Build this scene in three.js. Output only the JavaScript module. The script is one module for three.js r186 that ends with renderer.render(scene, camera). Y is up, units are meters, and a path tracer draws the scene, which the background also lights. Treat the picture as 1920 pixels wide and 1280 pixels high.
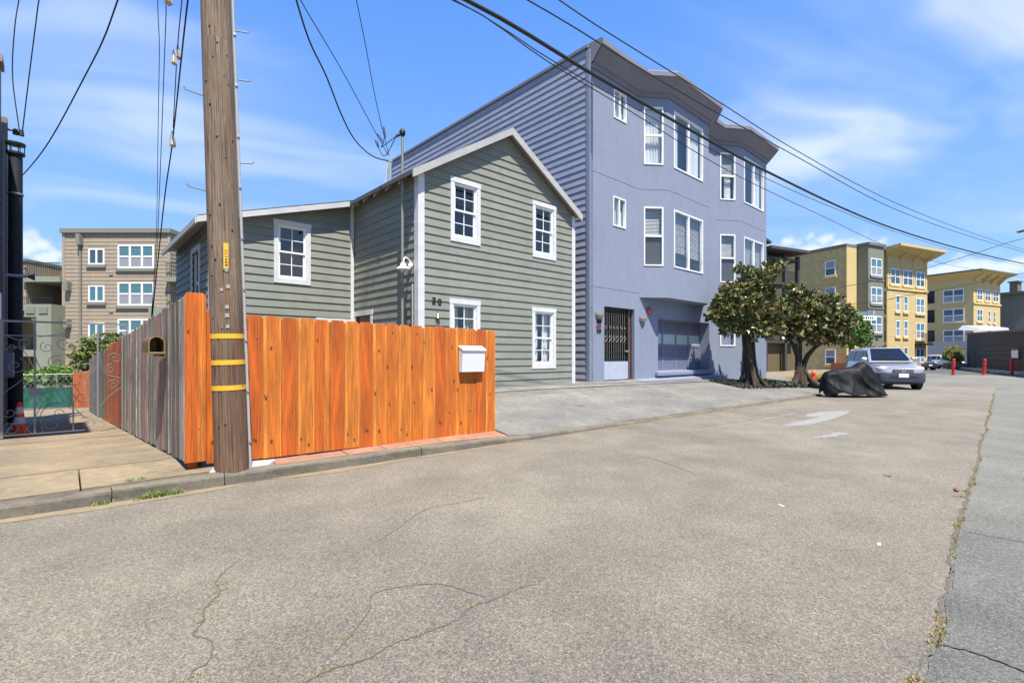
import * as THREE from 'three';
import { mergeGeometries, toCreasedNormals } from 'three/addons/utils/BufferGeometryUtils.js';
import { RoundedBoxGeometry } from 'three/addons/geometries/RoundedBoxGeometry.js';
import { FontLoader } from 'three/addons/loaders/FontLoader.js';
import { TextGeometry } from 'three/addons/geometries/TextGeometry.js';

// ---------------------------------------------------------------- camera, sky, sun, exposure
// World: x runs along the street, -z runs back from the kerb ("back" b = -z), y up, road at y = 0.
const W = 1024, H = 682, FOCAL = 931 / 1920;               // focal length in picture widths
const scene = new THREE.Scene();
const camera = new THREE.PerspectiveCamera(2 * Math.atan(0.5 * (1280 / 1920) / FOCAL) * 180 / Math.PI, W / H, 0.05, 3000);
camera.position.set(0, 1.5, 0);
camera.lookAt(0.674 * 10, 1.5, -0.739 * 10);
camera.setViewOffset(1920, 1280, 0, -28, 1920, 1280);      // lens shifted up a little, verticals stay vertical
const renderer = new THREE.WebGLRenderer({ antialias: true });
renderer.setSize(W, H);
renderer.toneMapping = THREE.LinearToneMapping;
renderer.toneMappingExposure = 1.85;
renderer.shadowMap.enabled = true;
const SUN = new THREE.Vector3(-0.17, 1, 0.48).normalize();
const sun = new THREE.DirectionalLight(new THREE.Color(1.0, 0.95, 0.86), 4.8);
sun.position.copy(SUN).multiplyScalar(120).add(new THREE.Vector3(15, 0, -10));
sun.target.position.set(15, 0, -10); scene.add(sun, sun.target);
sun.castShadow = true; sun.shadow.mapSize.set(4096, 4096); sun.shadow.radius = 1;
Object.assign(sun.shadow.camera, { left: -70, right: 90, top: 70, bottom: -70, near: 1, far: 320 });

// ---------------------------------------------------------------- helpers
let seed = 12345;
const rnd = () => { seed = (seed + 0x6D2B79F5) | 0; let t = Math.imul(seed ^ seed >>> 15, 1 | seed); t = t + Math.imul(t ^ t >>> 7, 61 | t) ^ t; return ((t ^ t >>> 14) >>> 0) / 4294967296; };
const rr = (a, b) => a + (b - a) * rnd();
const hash = (x, y, s) => { let h = Math.imul(x | 0, 374761393) + Math.imul(y | 0, 668265263) + Math.imul(s | 0, 2147483647 ^ 0x5bd1e995); h = Math.imul(h ^ h >>> 13, 1274126177); return ((h ^ h >>> 16) >>> 0) / 4294967296; };
const sm = t => t * t * (3 - 2 * t);
const clamp = (x, a = 0, b = 1) => Math.min(b, Math.max(a, x));
const sstep = (a, b, x) => sm(clamp((x - a) / (b - a)));
const mix = (a, b, t) => a + (b - a) * t;
function vnoise(x, y, per, s) {                             // value noise, period per (0 = none)
  const xi = Math.floor(x), yi = Math.floor(y), u = sm(x - xi), v = sm(y - yi);
  const w = per ? (n => ((n % per) + per) % per) : (n => n);
  const a = hash(w(xi), w(yi), s), b = hash(w(xi + 1), w(yi), s), c = hash(w(xi), w(yi + 1), s), d = hash(w(xi + 1), w(yi + 1), s);
  return (a + (b - a) * u) * (1 - v) + (c + (d - c) * u) * v;
}
function fbm(x, y, per, s, oct = 4) { let a = 0, n = 0, k = 1; for (let i = 0; i < oct; i++) { a += k * vnoise(x, y, per, s + i * 17); n += k; k *= 0.5; x *= 2; y *= 2; per *= 2; } return a / n; }
function tex(w, h, size, fn, srgb = true) {                 // size: metres covered by one repeat [x, y]
  const d = new Uint8Array(w * h * 4);
  for (let j = 0; j < h; j++) for (let i = 0; i < w; i++) { const c = fn(i / w, j / h, i, j), o = (j * w + i) * 4; d[o] = clamp(c[0], 0, 255); d[o + 1] = clamp(c[1], 0, 255); d[o + 2] = clamp(c[2], 0, 255); d[o + 3] = 255; }
  const t = new THREE.DataTexture(d, w, h); t.wrapS = t.wrapT = THREE.RepeatWrapping; t.magFilter = THREE.LinearFilter; t.minFilter = THREE.LinearMipmapLinearFilter; t.generateMipmaps = true;
  if (srgb) t.colorSpace = THREE.SRGBColorSpace;
  t.repeat.set(1 / size[0], 1 / size[1]); t.needsUpdate = true; return t;
}
const lin = (r, g, b) => new THREE.Color().setRGB(r, g, b);
const std = (color, roughness = 0.8, o = {}) => new THREE.MeshStandardMaterial({ color, roughness, metalness: 0, side: THREE.DoubleSide, ...o });
const P = (x, y, b) => new THREE.Vector3(x, y, -b);

function metricUV(g) {                                      // uv in metres by the face direction
  g = g.index ? g.toNonIndexed() : g; const p = g.attributes.position, n = p.count, uv = new Float32Array(n * 2);
  const a = new THREE.Vector3(), b = new THREE.Vector3(), c = new THREE.Vector3();
  for (let i = 0; i < n; i += 3) {
    a.fromBufferAttribute(p, i); b.fromBufferAttribute(p, i + 1).sub(a); c.fromBufferAttribute(p, i + 2).sub(a); b.cross(c);
    const ax = Math.abs(b.x), ay = Math.abs(b.y), az = Math.abs(b.z);
    for (let k = i; k < i + 3; k++) { const x = p.getX(k), y = p.getY(k), z = p.getZ(k); uv[2 * k] = ax >= ay && ax > az ? z : x; uv[2 * k + 1] = ay > ax && ay > az ? z : y; }
  }
  g.setAttribute('uv', new THREE.BufferAttribute(uv, 2)); return g;
}
const box = (x0, x1, y0, y1, z0, z1) => metricUV(new THREE.BoxGeometry(Math.abs(x1 - x0), Math.abs(y1 - y0), Math.abs(z1 - z0)).translate((x0 + x1) / 2, (y0 + y1) / 2, (z0 + z1) / 2));
const rbox = (x0, x1, y0, y1, z0, z1, r = 0.02, s = 2) => metricUV(new RoundedBoxGeometry(x1 - x0, y1 - y0, z1 - z0, s, r).translate((x0 + x1) / 2, (y0 + y1) / 2, (z0 + z1) / 2));
const clean = g => { g = g.index ? g.toNonIndexed() : g; for (const k of Object.keys(g.attributes)) if (!['position', 'normal', 'uv'].includes(k)) g.deleteAttribute(k); g.morphAttributes = {}; if (!g.attributes.uv) metricUV(g); if (!g.attributes.normal) g.computeVertexNormals(); return g; };
const merge = list => mergeGeometries(list.map(clean), false);
function hexa(c) {                                          // 8 corners: bottom (front l, front r, back r, back l), then top
  const f = [[0, 1, 5, 4], [1, 2, 6, 5], [2, 3, 7, 6], [3, 0, 4, 7], [4, 5, 6, 7], [3, 2, 1, 0]], v = [];
  for (const [i, j, k, l] of f) v.push(...c[i], ...c[j], ...c[k], ...c[i], ...c[k], ...c[l]);
  const g = new THREE.BufferGeometry(); g.setAttribute('position', new THREE.Float32BufferAttribute(v, 3)); g.computeVertexNormals(); return metricUV(g);
}
function quads(list) {                                      // list of [a, b, c, d] points
  const v = []; for (const [a, b, c, d] of list) v.push(...a, ...b, ...c, ...a, ...c, ...d);
  const g = new THREE.BufferGeometry(); g.setAttribute('position', new THREE.Float32BufferAttribute(v, 3)); g.computeVertexNormals(); return metricUV(g);
}
const poly = pts => { const s = new THREE.Shape(); pts.forEach(([x, y], i) => i ? s.lineTo(x, y) : s.moveTo(x, y)); s.closePath(); return s; };
function extr(pts, depth, bevel = 0, holes = []) {
  const s = poly(pts); for (const h of holes) { const p = new THREE.Path(); h.forEach(([x, y], i) => i ? p.lineTo(x, y) : p.moveTo(x, y)); p.closePath(); s.holes.push(p); }
  return new THREE.ExtrudeGeometry(s, { depth, bevelEnabled: bevel > 0, bevelSize: bevel, bevelThickness: bevel, bevelSegments: 1, curveSegments: 8 });
}
const rect = (x0, x1, y0, y1) => [[x0, y0], [x1, y0], [x1, y1], [x0, y1]];
const cyl = (r0, r1, h, n = 16, open = false) => new THREE.CylinderGeometry(r1, r0, h, n, 1, open).translate(0, h / 2, 0);
const tube = (pts, r, n = 24, s = 6) => new THREE.TubeGeometry(new THREE.CatmullRomCurve3(pts.map(p => p.isVector3 ? p : new THREE.Vector3(...p))), n, r, s, false);
function bar(a, b, r, s = 6) { const A = new THREE.Vector3(...a), B = new THREE.Vector3(...b), d = B.clone().sub(A), g = new THREE.CylinderGeometry(r, r, d.length(), s); g.applyQuaternion(new THREE.Quaternion().setFromUnitVectors(new THREE.Vector3(0, 1, 0), d.clone().normalize())); const m = A.add(B).multiplyScalar(0.5); return g.translate(m.x, m.y, m.z); }

const taken = {};
const numbered = n => { const k = taken[n] = (taken[n] ?? -1) + 1; return k ? `${n}_${String(k).padStart(3, '0')}` : n; };
function mesh(name, geo, mat, parent) { const m = new THREE.Mesh(geo, mat); m.name = name; m.castShadow = m.receiveShadow = true; if (parent) parent.add(m); return m; }
function tag(o, label, category, group, kind) { o.userData.label = label; o.userData.category = category; if (group) o.userData.group = group; if (kind) o.userData.kind = kind; return o; }
function thing(name, label, category, [x, y, b] = [0, 0, 0], turn = 0, group) { const o = new THREE.Group(); o.name = numbered(name); o.position.set(x, y, -b); o.rotation.y = turn; scene.add(o); return tag(o, label, category, group); }
function single(name, geo, mat, label, category, group) { const m = mesh(numbered(name), geo, mat, scene); return tag(m, label, category, group); }
function ground(name, geo, mat, label, category) { const m = mesh(numbered(name), geo, mat, scene); m.userData.kind = 'structure'; m.userData.label = label; m.userData.category = category; return m; }
function part(name, parent, x = 0, y = 0, z = 0, turn = 0) { const o = new THREE.Group(); o.name = name; o.position.set(x, y, z); o.rotation.y = turn; parent.add(o); return o; }

// ---------------------------------------------------------------- the sky: blue air, thin cirrus, low cumulus
{
  const w = 2048, h = 1024, d = new Float32Array(w * h * 4), fw = Math.atan2(-0.739, 0.674);
  const puffs = [[31.5, 9.6, 5.5, 2.6], [28, 9.0, 3, 1.6], [35, 8.4, 4, 1.5], [-44.6, 8.8, 2.0, 1.5], [-43.2, 8.2, 1.4, 0.9], [42, 7.2, 5, 1.4], [-75, 9, 6, 2], [-110, 8, 7, 2.4], [80, 8, 6, 2], [120, 9, 8, 2.5], [165, 8, 7, 2.2], [-150, 9, 6, 2]];
  for (let j = 0; j < h; j++) for (let i = 0; i < w; i++) {
    const el = (j + 0.5) / h * Math.PI - Math.PI / 2, az = (i + 0.5) / w * 2 * Math.PI - Math.PI, o = (j * w + i) * 4;
    const x = Math.cos(el) * Math.cos(az), y = Math.sin(el), z = Math.cos(el) * Math.sin(az);
    const e = clamp(el / (Math.PI / 2), 0, 1), k = Math.pow(1 - e, 3.2);
    let r = mix(0.042, 0.38, k), g = mix(0.205, 0.635, k), b = mix(0.74, 0.92, k);
    if (y > 0) {
      let da = (az - fw) * 180 / Math.PI; da = ((da + 540) % 360) - 180;                  // degrees right of the view axis
      const ed = el * 180 / Math.PI;
      // cirrus on a high sheet: streaks drawn out along one wind direction
      const s = 1 / (y + 0.12), px = x * s, pz = z * s, ux = px * 0.94 + pz * 0.34, uz = -px * 0.34 + pz * 0.94;
      const wx = fbm(ux * 1.1 + 5, uz * 1.1, 0, 71, 4), wz = fbm(ux * 1.1, uz * 1.1 + 9, 0, 83, 4);
      const st = fbm(ux * 0.9 + wx * 1.4 + 3, uz * 3.0 + wz * 1.6, 0, 97, 6), big = fbm(px * 0.55 + 11, pz * 0.55 + 4, 0, 55, 3);
      const right = Math.exp(-Math.pow((da - 38) / 26, 2)) * Math.exp(-Math.pow((ed - 19) / 13, 2));
      const left = Math.exp(-Math.pow((da + 36) / 12, 2)) * Math.exp(-Math.pow((ed - 24) / 6, 2));
      let c = sstep(0.46, 0.80, st + 0.22 * (big - 0.5)) * 0.26 + (right * 0.70 + left * 0.42) * sstep(0.28, 0.72, st + 0.1 * (wx - 0.5));
      c = clamp(c, 0, 0.85) * sstep(0.02, 0.12, y);
      // small cumulus low over the roofs
      for (const [pa, pe, wa, he] of puffs) {
        const u = (da - pa) / wa, v = (ed - pe) / he; if (Math.abs(u) > 2 || Math.abs(v) > 2.2) continue;
        const f = fbm(da * 0.9 + 40, ed * 1.5, 0, 131, 5), q = 1 - Math.hypot(u, v > 0 ? v : v * 1.8) + (f - 0.5) * 1.5;
        c = Math.max(c, sstep(0.0, 0.55, q) * 0.92);
      }
      r = mix(r, 0.72, c); g = mix(g, 0.80, c); b = mix(b, 0.93, c);
    }
    d[o] = r * 0.68; d[o + 1] = g * 0.68; d[o + 2] = b * 0.68; d[o + 3] = 1;
  }
  const t = new THREE.DataTexture(d, w, h, THREE.RGBAFormat, THREE.FloatType); t.mapping = THREE.EquirectangularReflectionMapping; t.magFilter = t.minFilter = THREE.LinearFilter; t.needsUpdate = true;
  scene.background = t; scene.environment = t;
}
// ---------------------------------------------------------------- procedural materials
function asphalt(base, spec, s, tile = 2.4) {
  return tex(1024, 1024, [tile, tile], (u, v, i, j) => {
    const a = hash(i, j, s), b = vnoise(u * 340, v * 340, 340, s + 1), c = vnoise(u * 170, v * 170, 170, s + 2), d = fbm(u * 6, v * 6, 6, s + 3, 4), e = hash(i >> 1, j >> 1, s + 5);
    let k = 1 + (a - 0.5) * 0.26 + (b - 0.5) * 0.44 + (c - 0.5) * 0.16 + (d - 0.5) * 0.16;
    if (e > 0.978) k += 0.40 * spec; if (e < 0.03) k -= 0.26;
    const w = (hash(i >> 2, j >> 2, s + 9) - 0.5) * 3;
    return [base[0] * k + w, base[1] * k, base[2] * k - w * 0.8];
  });
}
const T = {};
T.road = asphalt([123, 116, 101], 1, 3); T.grey = asphalt([117, 115, 104], 0.8, 21); T.darkroad = asphalt([84, 85, 88], 0.6, 31);
T.noise = tex(512, 512, [0.6, 0.6], (u, v, i, j) => { const k = 60 + 130 * fbm(u * 32, v * 32, 32, 5, 4) + (hash(i, j, 8) - 0.5) * 30; return [k, k, k]; }, false);
T.grit = tex(512, 512, [0.35, 0.35], (u, v, i, j) => { const k = 127 + (hash(i, j, 4) - 0.5) * 130 + 120 * (vnoise(u * 128, v * 128, 128, 6) - 0.5); return [k, k, k]; }, false);
const concrete = (base, s, tile = 3) => tex(1024, 1024, [tile, tile], (u, v, i, j) => {
  const a = fbm(u * 5, v * 5, 5, s, 6), b = fbm(u * 40, v * 40, 40, s + 9, 3), st = fbm(u * 3, v * 9, 3, s + 31, 5);
  let k = 1 + (a - 0.5) * 0.30 + (b - 0.5) * 0.20 + (hash(i, j, s) - 0.5) * 0.16 - 0.16 * sstep(0.60, 0.74, st); if (hash(i >> 1, j >> 1, s + 3) > 0.988) k -= 0.22;
  return [base[0] * k, base[1] * k, base[2] * k * (1 - (a - 0.5) * 0.12)];
});
T.conc = concrete([134, 119, 95], 41); T.court = concrete([113, 110, 103], 61, 4); T.pink = concrete([150, 110, 88], 71, 1.5); T.kerb = concrete([108, 101, 88], 81, 1.6);
function plank(s, base, sap, sapAmt, rough = 1) {           // one board: 0.22 m by 2.1 m
  const sx = rr(0, 1) < 0.5, kn = []; const nk = Math.floor(rr(1, 5)); for (let i = 0; i < nk; i++) kn.push([rr(0.12, 0.88), rr(0.05, 0.95), rr(0.006, 0.017)]);
  return tex(192, 1024, [0.22, 2.1], (u, v, i, j) => {
    let bend = 0, kd = 0;
    for (const [kx, ky, kr] of kn) { const dx = (u - kx) * 0.22, dy = (v - ky) * 2.1, q = Math.hypot(dx, dy * 0.55) / kr; if (q < 8) bend += 0.05 * Math.exp(-q * q / 9) * Math.sign(dx || 1); if (q < 1.5) kd = Math.max(kd, 1 - q / 1.5); }
    const x = u + bend + 0.05 * (fbm(u * 2, v * 5, 0, s, 3) - 0.5), g = fbm(x * 26, v * 5, 0, s + 3, 3), f = fbm(x * 90, v * 14, 0, s + 5, 2), m = fbm(u * 3, v * 4, 0, s + 7, 4);
    const edge = sx ? x : 1 - x, sa = sapAmt * sstep(0.30, 0.10, edge + 0.35 * (fbm(2, v * 3, 0, s + 9, 3) - 0.5));
    let k = 1 + (g - 0.5) * 0.42 * rough + (f - 0.5) * 0.34 * rough + (m - 0.5) * 0.35; k *= 1 - 0.72 * kd;
    return [mix(base[0], sap[0], sa) * k, mix(base[1], sap[1], sa) * k, mix(base[2], sap[2], sa) * k];
  });
}
const wood = t => std(0xffffff, 0.82, { map: t, bumpMap: t, bumpScale: 0.002 });
const M = {};
M.fence = [[181, 92, 22, 0.8], [184, 100, 27, 0.7], [175, 84, 18, 0.2], [187, 106, 31, 0.85], [180, 95, 24, 0.1], [176, 87, 19, 0.5], [186, 107, 33, 0.7]].map(([r, g, b, sp], i) => wood(plank(200 + i * 13, [r, g, b], [202, 138, 58], sp)));
const flips = list => list.flatMap(m => [m, ...[[-1, 1], [1, -1], [-1, -1]].map(([a, b]) => { const k = m.clone(); k.map = m.map.clone(); k.map.repeat.set(a * m.map.repeat.x, b * m.map.repeat.y); k.map.needsUpdate = true; k.bumpMap = k.map; return k; })]);
M.fence = flips(M.fence);
M.grey = [[130, 120, 108], [116, 104, 92], [141, 133, 123], [96, 82, 70]].map((c, i) => wood(plank(400 + i * 19, c, [150, 143, 134], 0.8, 2.1)));
M.redgrey = wood(plank(511, [150, 92, 76], [130, 122, 116], 0.9, 1.8));
M.oldorange = [wood(plank(531, [168, 92, 52], [186, 118, 72], 0.6)), wood(plank(541, [156, 84, 50], [170, 110, 74], 0.6))];
M.browngrey = [wood(plank(551, [108, 102, 94], [122, 118, 110], 0.7, 1.3)), wood(plank(561, [116, 108, 98], [128, 122, 112], 0.7, 1.3))];
T.pole = tex(1024, 1024, [1.2, 2.6], (u, v, i, j) => {
  const x = u + 0.006 * fbm(u * 8, v * 4, 8, 3, 2), g = fbm(x * 160, v * 6, 160, 7, 3), f = fbm(x * 420, v * 30, 420, 17, 2), m = fbm(u * 6, v * 4, 6, 27, 4), low = fbm(u * 50, v * 9, 50, 37, 3);
  let k = 0.62 + g * 0.62 + (f - 0.5) * 0.42 + (m - 0.5) * 0.3; if (g < 0.30) k *= 0.72;
  const rd = 0.8 * sstep(0.52, 0.80, low); return [mix(118, 124, rd) * k, mix(101, 92, rd) * k, mix(84, 66, rd) * k];
});
M.pole = std(0xffffff, 0.85, { map: T.pole, bumpMap: T.pole, bumpScale: 0.008 });
M.road = std(0xffffff, 0.92, { map: T.road, bumpMap: T.grit, bumpScale: 0.004, vertexColors: true });
M.greyroad = std(0xffffff, 0.92, { map: T.grey, bumpMap: T.grit, bumpScale: 0.003, vertexColors: true });
M.darkroad = std(0xffffff, 0.9, { map: T.darkroad });
M.conc = std(0xffffff, 0.9, { map: T.conc, bumpMap: T.noise, bumpScale: 0.003 });
M.court = std(0xffffff, 0.9, { map: T.court, bumpMap: T.noise, bumpScale: 0.003, vertexColors: true });
M.pink = std(0xffffff, 0.9, { map: T.pink, bumpMap: T.noise, bumpScale: 0.002 });
M.kerb = std(0xffffff, 0.95, { map: T.kerb, bumpMap: T.noise, bumpScale: 0.008 });
T.lap = tex(512, 512, [1.4, 0.5], (u, v, i, j) => { const k = 226 + 36 * (fbm(u * 10, v * 46, 10, 12, 4) - 0.5) + 22 * (fbm(u * 4, v * 4, 4, 14, 4) - 0.5) + (hash(i, j, 3) - 0.5) * 10; return [k, k, k]; });
const lapBump = tex(512, 512, [0.9, 0.3], (u, v, i, j) => { const k = 128 + 200 * (fbm(u * 9, v * 52, 9, 22, 3) - 0.5); return [k, k, k]; }, false);
M.green = [[0.275, 0.285, 0.232], [0.288, 0.298, 0.243], [0.264, 0.274, 0.223]].map(c => std(lin(...c), 0.6, { map: T.lap, bumpMap: lapBump, bumpScale: 0.0012 }));
M.lapblue = [[0.378, 0.392, 0.475], [0.395, 0.41, 0.495], [0.36, 0.374, 0.452]].map(c => std(lin(...c), 0.6, { map: T.lap, bumpMap: lapBump, bumpScale: 0.0012 }));
T.stucco = tex(1024, 1024, [3, 3], (u, v, i, j) => { const k = 232 + 12 * (fbm(u * 5, v * 5, 5, 52, 5) - 0.5) + 16 * (fbm(u * 60, v * 60, 60, 56, 3) - 0.5) - 5 * sstep(0.56, 0.76, fbm(u * 22, v * 2, 22, 58, 4)) + (hash(i, j, 53) - 0.5) * 8; return [k, k, k]; });
M.stucco = std(lin(0.264, 0.296, 0.392), 0.85, { map: T.stucco, bumpMap: T.noise, bumpScale: 0.006 });
M.cornice = std(lin(0.235, 0.225, 0.265), 0.8, { map: T.stucco, bumpMap: T.noise, bumpScale: 0.003 });
M.white = std(lin(0.76, 0.76, 0.75), 0.45, { map: T.lap });
M.vinyl = std(lin(0.80, 0.80, 0.79), 0.35);
M.rake = std(lin(0.62, 0.60, 0.57), 0.6, { map: T.lap });
T.shingle = tex(512, 512, [2, 2], (u, v, i, j) => { const row = Math.floor(v * 14), q = hash(Math.floor(u * 8 + (row % 2) * 0.5), row, 5); const k = 50 + q * 22 + (hash(i, j, 5) - 0.5) * 36; return [k, k * 0.97, k * 0.93]; });
M.roof = std(0xffffff, 0.95, { map: T.shingle, bumpMap: T.noise, bumpScale: 0.006 });
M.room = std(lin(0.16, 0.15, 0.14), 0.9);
M.glass = new THREE.MeshPhysicalMaterial({ color: lin(0.93, 0.95, 0.95), roughness: 0.015, metalness: 0, transmission: 1, thickness: 0, ior: 1.85, side: THREE.DoubleSide });
M.pane = new THREE.MeshPhysicalMaterial({ color: lin(0.045, 0.075, 0.09), roughness: 0.04, ior: 1.6, side: THREE.DoubleSide });
M.paneTeal = new THREE.MeshPhysicalMaterial({ color: lin(0.07, 0.17, 0.19), roughness: 0.05, ior: 1.6, side: THREE.DoubleSide });
M.paneBlind = new THREE.MeshPhysicalMaterial({ color: lin(0.27, 0.27, 0.29), roughness: 0.12, ior: 1.5, side: THREE.DoubleSide });
M.curtain = std(lin(0.62, 0.64, 0.64), 0.95); M.tan = std(lin(0.50, 0.42, 0.30), 0.95); M.blind = std(lin(0.70, 0.70, 0.69), 0.6);
M.screen = std(lin(0.075, 0.07, 0.062), 0.9);
M.iron = std(lin(0.03, 0.028, 0.028), 0.5, { metalness: 0.4 }); M.greyiron = std(lin(0.22, 0.21, 0.20), 0.6, { metalness: 0.3 });
M.steel = std(lin(0.42, 0.42, 0.43), 0.45, { metalness: 0.8 }); M.cable = std(lin(0.014, 0.014, 0.016), 0.6); M.black = std(lin(0.02, 0.02, 0.022), 0.7);
M.yellow = std(lin(0.72, 0.40, 0.02), 0.55); M.red = std(lin(0.55, 0.03, 0.025), 0.5); M.orange = std(lin(0.80, 0.09, 0.03), 0.55);
M.beige = std(lin(0.43, 0.345, 0.25), 0.8, { map: T.lap }); M.sage = std(lin(0.30, 0.32, 0.235), 0.8, { map: T.stucco }); M.sagetrim = std(lin(0.20, 0.20, 0.165), 0.8);
T.brick = tex(512, 512, [1.2, 1.2], (u, v, i, j) => { const row = Math.floor(v * 16), q = hash(Math.floor(u * 6 + (row % 2) * 0.5), row, 7), k = 205 + q * 34 + (hash(i, j, 8) - 0.5) * 16; const mj = (v * 16) % 1 < 0.1 ? -18 : 0; return [k + mj, k + mj, k + mj * 0.8]; });
M.ybrick = std(lin(0.78, 0.56, 0.24), 0.85, { map: T.brick }); M.yellowwall = std(lin(0.72, 0.54, 0.235), 0.8, { map: T.stucco }); M.soffit = std(lin(0.60, 0.43, 0.16), 0.8); M.ytrim = std(lin(0.66, 0.48, 0.20), 0.8);
M.olive = std(lin(0.24, 0.25, 0.19), 0.8, { map: T.stucco }); M.cap = std(lin(0.16, 0.15, 0.13), 0.8); M.dark = std(lin(0.042, 0.038, 0.040), 0.75, { map: T.stucco });
M.soil = std(lin(0.06, 0.055, 0.05), 0.95, { bumpMap: T.noise, bumpScale: 0.03 });
M.tyre = std(lin(0.018, 0.018, 0.019), 0.85); M.chrome = std(lin(0.75, 0.75, 0.76), 0.15, { metalness: 1 });
// ---------------------------------------------------------------- ground, road, pavements
function sheet(nx, nb, at, colour) {
  const p = [], uv = [], c = [], idx = [];
  for (let j = 0; j <= nb; j++) for (let i = 0; i <= nx; i++) { const [x, y, b] = at(i / nx, j / nb); p.push(x, y, -b); uv.push(x, b); const k = colour ? colour(x, b) : [1, 1, 1]; c.push(...k); }
  for (let j = 0; j < nb; j++) for (let i = 0; i < nx; i++) { const a = j * (nx + 1) + i, d = a + nx + 1; idx.push(a, a + 1, d + 1, a, d + 1, d); }
  const g = new THREE.BufferGeometry(); g.setAttribute('position', new THREE.Float32BufferAttribute(p, 3)); g.setAttribute('uv', new THREE.Float32BufferAttribute(uv, 2)); g.setAttribute('color', new THREE.Float32BufferAttribute(c, 3)); g.setIndex(idx); g.computeVertexNormals(); return g;
}
const kerbB = x => 6.52 - 0.022 * clamp(x, -30, 22);                       // street side of the kerb
const kerbY = x => mix(0.135, 0.055, sstep(4.6, 7.2, x));
const driveY = b => b < 6.9 ? 0.235 : Math.max(-2.3, 0.235 - 0.047 * (b - 6.9));   // left driveway falls to the back
const courtY = (x, b) => { const k = kerbB(x) + 0.15, s = clamp((b - k) / (10 - k)); return mix(kerbY(x), mix(0.69, 0.5, sstep(18, 26, x)), s); };
{ // earth sheet to the horizon
  const axis = [-900, -500, -250, -120, -60, -40, -20, -10, -3, 3, 6, 9, 12, 16, 20, 26, 32, 40, 50, 60, 75, 90, 120, 180, 300, 600, 1200], pick = t => axis[Math.min(axis.length - 1, Math.round(t * (axis.length - 1)))];
  const n = axis.length - 1;
  const hgt = (x, b) => { if (b < 6.4) return -0.12; const l = Math.min(0.1, driveY(b) - 0.12), w = sstep(5, 14, x); return mix(l, -0.12, w); };
  ground('ground', sheet(n, n, (s, t) => { const x = pick(s), b = pick(t); return [x, hgt(x, b), b]; }), std(lin(0.13, 0.12, 0.085), 0.95), 'bare dry earth under and around the street', 'ground');
}
const blot = (x, b) => { const n = fbm(x * 0.55 + 20, b * 0.55 + 20, 0, 301, 4), m = fbm(x * 2.2, b * 2.2 + 50, 0, 311, 3), k = 1 + (n - 0.5) * 0.34 + (m - 0.5) * 0.20 - 0.10 * sstep(0.60, 0.72, fbm(x * 0.9 + 3, b * 0.35 + 8, 0, 331, 4)); return [k, k * (1 + (n - 0.5) * 0.02), k * (1 - (n - 0.5) * 0.06)]; };
ground('side_lane', sheet(60, 60, (s, t) => [mix(-40, 110, s), -0.010, mix(-40, 20, t)].map((v, i) => i === 2 && mix(-40, 110, s) < 27 ? Math.min(v, 6.55) : v), (x, b) => { const k = blot(x * 0.6, b * 0.6); return k; }), M.greyroad, 'pale grey patched asphalt along the right side', 'pavement');
// the wide tan street: ragged right edge, slanting end
const edgeB = x => 0.28 + 0.05 * x + 0.09 * (fbm(x * 1.4 + 7, 3, 0, 91, 4) - 0.5) - (x > 3.2 && x < 5 ? 0.02 : 0);
ground('street', sheet(420, 60, (s, t) => { const x = s < 0.5 ? mix(-30, 8, s * 2) : mix(8, 36, s * 2 - 1), a = edgeB(x), e = Math.min(kerbB(x) + 0.02, (25.0 - 0.674 * x) / 0.739 + 0.1 * (fbm(x, 1, 0, 5, 3) - 0.5)); return [x, 0, mix(a, Math.max(a, e), t)]; }, blot), M.road, 'wide street of worn tan asphalt', 'road');
{ // darker newer asphalt patch on the right, and far lot
  ground('asphalt_patch', sheet(40, 12, (s, t) => { const x = mix(2.95, 5.9, s); return [x, -0.005, mix(-3.2, edgeB(x) - 0.012 - 0.02 * vnoise(x * 9, 2, 0, 3), t)]; }, (x, b) => { const k = blot(x, b).map(v => v * 0.82); return [k[0] * 0.97, k[1] * 0.98, k[2] * 1.04]; }), M.greyroad, 'darker blue-grey asphalt patch at the lower right', 'pavement');
  ground('parking_lot', sheet(8, 8, (s, t) => { const x = mix(55.5, 100, s); return [x + (t - 0.5) * 3, -0.004, mix(-8, 12, t)]; }), M.darkroad, 'dark asphalt lot beyond the red bollards', 'pavement');
  ground('gutter', sheet(120, 3, (s, t) => { const x = mix(-12, 20, s), w = 0.30 * Math.max(0.02, -0.25 + 1.7 * fbm(x * 1.1, 4, 0, 19, 5)) * (1 - 0.55 * sstep(1.2, 4, x)); return [x, 0.004, kerbB(x) + 0.015 - w * (1 - t)]; }), M.conc, 'narrow sandy concrete gutter along the kerb', 'gutter');
}
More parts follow.
